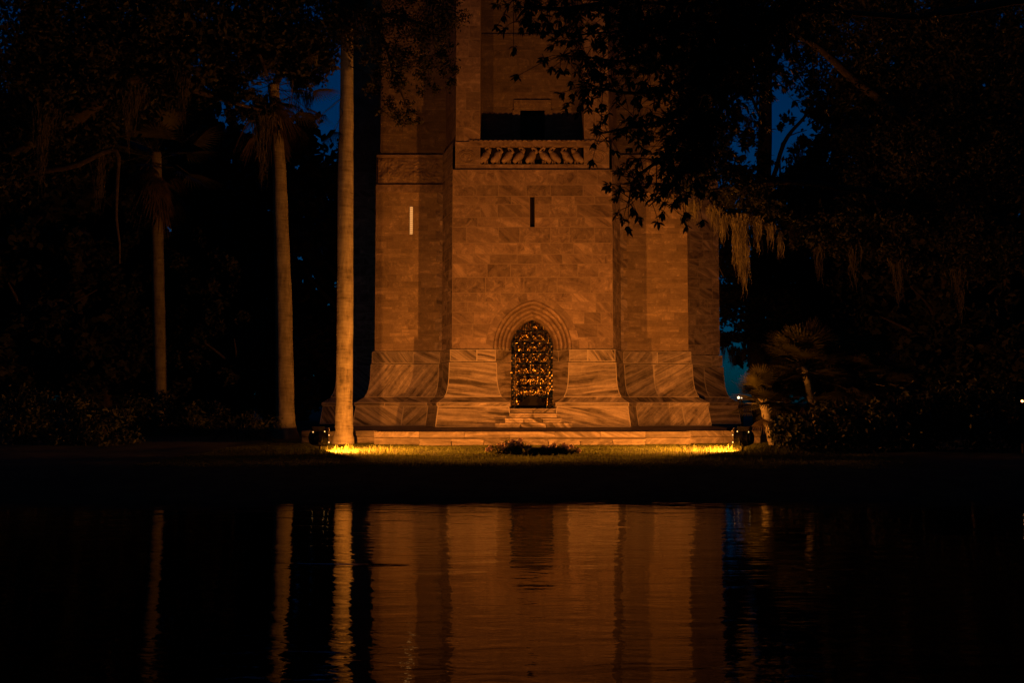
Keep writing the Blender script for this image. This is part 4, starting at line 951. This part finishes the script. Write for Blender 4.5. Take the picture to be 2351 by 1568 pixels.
M_FBARK = simple("rough_bark", (0.06, 0.053, 0.036), 0.9, 0, 9, 0.6, 0.8)  # dark bark colour dims the fan palm trunks left out of lamplight
# ---- fan palms and hedges on the right bank
def fan_palm(label, foot, head, d, n, petiole, rad, r0, el=(-25, 80), bark=None):
    a = pt(*foot, d); b = pt(*head, d); root = empty("fan_palm", (a.x, a.y, 0.45), label, "palm", "fan palms beside the right floodlight")
    tb = MB(); a0 = Vector((a.x, a.y, 0.35)); m = a0.lerp(b, 0.5); P = []; Rr = []
    for k in range(16):
        t_ = k/15; P.append(a0.lerp(m, t_).lerp(m.lerp(b, t_), t_)); Rr.append(r0*(1+0.10*math.sin(k*2.4)))
    tb.tube(P, Rr, 12)
    for k in range(26):     # old leaf bases sticking out of the trunk
        t_ = random.uniform(0.35, 1); p = a0.lerp(b, t_); az = random.uniform(0, 6.28); e = Vector((math.cos(az), math.sin(az), 0.9)).normalized()
        tb.tube([p+e*r0*0.5, p+e*(r0+0.10)], [0.035, 0.012], 5)
    tb.build("trunk", bark or M_FBARK, root)
    palm_crown(root, b, n, petiole, rad, 1, el)
fan_palm("short fan palm with a brightly lit stub trunk just right of the right floodlight", (1775, 1010), (1752, 925), 29.5, 34, 0.5, 0.75, 0.12, (-30, 80), M_PBARK)
fan_palm("fan palm with a lit leaning trunk, the largest of the clump", (1885, 960), (1846, 840), 29.2, 46, 0.6, 0.95, 0.10, (-25, 80), M_PBARK2)
fan_palm("low fan palm hiding the foot of the largest one", (1800, 1000), (1805, 920), 30.6, 36, 0.5, 0.8, 0.10, (-60, 80))
fan_palm("fan palm raising upright lit fans in the middle of the clump", (1925, 990), (1920, 870), 29.6, 38, 0.6, 0.85, 0.10, (-60, 85))
fan_palm("fan palm with a single lit fan at the far right of the clump", (2000, 990), (1990, 870), 29.4, 34, 0.6, 0.8, 0.10, (-60, 85))
fan_palm("low dim fan palm behind the dark hedge", (2070, 990), (2050, 910), 29.5, 30, 0.6, 0.8, 0.10, (-50, 80))
def shrub(name, label, cat, base_px, d, clumps, leaf, mat, stems=8, group=None, aspect=0.4):
    b = pt(*base_px, d); root = empty(name, (b.x, b.y, gz(b.x, b.y)), label, cat, group)
    cs = [(pt(px, py, dd), rx, rx, rz, n) for px, py, dd, rx, rz, n in clumps]
    for k in range(stems):
        c = cs[k % len(cs)][0]; q = Vector((c.x+random.gauss(0, 0.2), c.y+random.gauss(0, 0.2), gz(c.x, c.y)-0.05)); tb = MB(); limb(tb, [q, q.lerp(c, 0.6)+Vector((random.gauss(0, .1), 0, 0)), c], 0.03, 0.01, 5, 0.03); tb.build("stem", M_BARK, root)
    C = clump_pts(cs); C = C[C[:, 2] > 0.42]
    quads("foliage", leaf_quads(C, leaf*0.6, leaf*1.3, aspect), mat, root); return root
shrub("hedge", "dark rounded hedge on the bank at the right edge of the grass", "hedge", (2050, 1050), 26, [(1792, 992, 28.4, 0.32, 0.42, 700), (1840, 1000, 26, 0.7, 0.55, 1600), (1920, 985, 26, 0.9, 0.65, 2200), (2020, 975, 26, 0.9, 0.75, 2400), (2120, 965, 26, 1.0, 0.85, 2600), (2230, 960, 26, 1.0, 0.9, 2600), (2340, 955, 26, 1.0, 0.95, 2600)], 0.14, M_SHRUB, 14)
shrub("shrub", "wispy dry shrub at the foot of the leaning palm", "shrub", (590, 1020), 33.5, [(560, 985, 33.5, 0.75, 0.55, 900), (610, 990, 33.3, 0.55, 0.55, 700), (500, 985, 34, 0.8, 0.55, 700)], 0.11, M_SHRUB, 14, None, 0.22)
shrub("shrub", "dark bush hiding the foot of the farthest palm", "shrub", (380, 1010), 38, [(330, 960, 38, 1.4, 0.85, 1800), (420, 955, 38, 1.3, 0.8, 1700), (470, 965, 37, 1.0, 0.7, 1000)], 0.17, M_SHRUB, 10)
shrub("shrub", "broad black bush on the bank at the left edge", "shrub", (120, 1030), 30, [(40, 970, 30, 1.4, 0.95, 2200), (150, 975, 30, 1.3, 0.9, 2200), (240, 985, 30, 1.1, 0.8, 1700)], 0.15, M_SHRUB, 10)
# ---- flowers and the dark slab between them
def flowers(label, px0, px1, top, d):
    b = pt((px0+px1)/2, 1055, d); root = empty("flowering_plant", (b.x, b.y, gz(b.x, b.y)), label, "flowers", "flowering plants at the platform's foot")
    x0, x1 = XX(px0, 1050, d), XX(px1, 1050, d); zt_ = ZZ(top, d); g0 = gz(b.x, b.y)
    stem = MB(); C = []; FL = MB()
    for k in range(64):
        x = random.uniform(x0, x1); y = b.y+random.gauss(0, 0.16); h_ = (zt_-g0)*random.uniform(0.45, 1)*(1-0.55*abs((x-(x0+x1)/2)/((x1-x0)/2))**2)
        tp = Vector((x+random.gauss(0, 0.06), y+random.gauss(0, 0.06), g0+h_)); q = Vector((x, y, g0-0.03)); q = Vector(((x0+x1)/2, b.y, g0-0.04)).lerp(q, 0.8); stem.tube([Vector(((x0+x1)/2, b.y, g0-0.05)), q, q.lerp(tp, 0.5)+Vector((random.gauss(0, .02), 0, 0)), tp], 0.006, 5)
        for _ in range(15): C.append(q.lerp(tp, random.uniform(0.15, 1))+Vector((random.gauss(0, .05), random.gauss(0, .05), random.gauss(0, .03))))
        if k % 3 == 0:
            for a in range(5): 
                g_ = a*1.2566; FL.ball(tp+Vector((0.036*math.cos(g_), -0.01, 0.036*math.sin(g_))), (0.030, 0.016, 0.030), 6, 4)
    stem.build("stems", M_SHRUB, root); quads("leaves", leaf_quads(np.array([tuple(c) for c in C]), 0.06, 0.13, 0.5), M_FLEAF, root); FL.build("blossoms", M_PETAL, root)
flowers("clump of pale flowers left of the dark slab, the taller clump", 1130, 1222, 1010, 24.4)
flowers("clump of pale flowers right of the dark slab, spreading wider", 1238, 1326, 1020, 24.4)
sl = MB(); c = pt(1212, 1047, 24.5); c.z = gz(c.x, c.y)
sl.box((c.x-0.55, c.y-0.3, c.z-0.1), (c.x+0.55, c.y+0.3, c.z+0.07)); sl.box((c.x-0.48, c.y-0.24, c.z+0.072), (c.x+0.48, c.y+0.24, c.z+0.16))
tag(sl.build("stone_slab", simple("dark_slab", (0.06, 0.05, 0.045), 0.5, 0, 8, 0.4)), "low dark stone slab on the grass between the two flower clumps", "slab")
# ---- lawn blades
def blades(n, xr, yr, lo, hi, wd, keep=None):
    x = rng.uniform(*xr, n); y = rng.uniform(*yr, n)
    if keep is not None: k = keep(x, y); x, y = x[k], y[k]
    n = len(x); z = np.array([gz(a, b) for a, b in zip(x, y)])-0.01
    h_ = rng.uniform(lo, hi, n); a = rng.uniform(0, math.pi, n); lean = rng.normal(size=(n, 2))*0.35*h_[:, None]
    ca, sa = np.cos(a)*wd, np.sin(a)*wd; o = np.stack([x, y, z], 1); t_ = o+np.stack([lean[:, 0], lean[:, 1], h_], 1); m = o*0.45+t_*0.55-np.stack([lean[:, 0]*0.2, lean[:, 1]*0.2, 0*h_], 1)
    s = np.stack([ca, sa, 0*ca], 1)
    return np.concatenate([np.stack([o-s, o+s, m+s*0.8, m-s*0.8], 1), np.stack([m-s*0.8, m+s*0.8, t_+s*0.1, t_-s*0.1], 1)])
near_lamp = lambda x, y: np.exp(-((x+5.1)**2+(y+10.4)**2)/2.6)+np.exp(-((x-4.6)**2+(y+10.4)**2)/2.6)
inside = lambda x, y: (rng.uniform(0, 1, len(x)) > 0.80*near_lamp(x, y)) & ~((x > wl0-0.1) & (x < wl1+0.1) & (y > YWG)) & ~((x > px0) & (x < px1) & (y > YF-0.02)) & ~((x > sx0) & (x < sx1) & (y > YF-0.4))
B1 = blades(105000, (-8.5, 8.0), (-16.2, -4.8), 0.018, 0.042, 0.007, inside); B4 = blades(2500, (-7.0, 6.6), (-14.6, -9.2), 0.05, 0.11, 0.007, inside)
B2 = blades(500, (-6.6, -3.2), (-12.6, -9.6), 0.07, 0.19, 0.008); B3 = blades(500, (3.0, 6.4), (-12.8, -9.4), 0.07, 0.19, 0.008)
tag(quads("grass", np.concatenate([B1, B2, B3, B4]), M_GRASS), "short green lawn lit by the floodlights", "grass", kind="stuff")
# ---- far lights
def far_lamp(px, py, d, r_, col, label, strength):
    p = pt(px, py, d); root = empty("lamp_post", (p.x, p.y, 0.4), label, "lamp post")
    po_ = MB(); po_.tube([(p.x, p.y, 0.2), (p.x, p.y, p.z-r_)], 0.05, 6); po_.build("post", M_BLACK, root)
    gl = MB(); gl.ball(p, (r_, r_, r_), 10, 6); gl.build("globe", emis("far_lamp_glow", col, strength), root)
far_lamp(1695, 913, 46, 0.06, (1.0, 0.75, 0.45), "distant white lamp low in the gap right of the tower, the brighter one", 6)
far_lamp(1702, 914, 47, 0.045, (1.0, 0.7, 0.4), "fainter lamp just right of the distant white lamp", 3)
far_lamp(2346, 921, 25, 0.03, (1.0, 0.35, 0.12), "small orange lamp at the far right edge of the photo", 8)
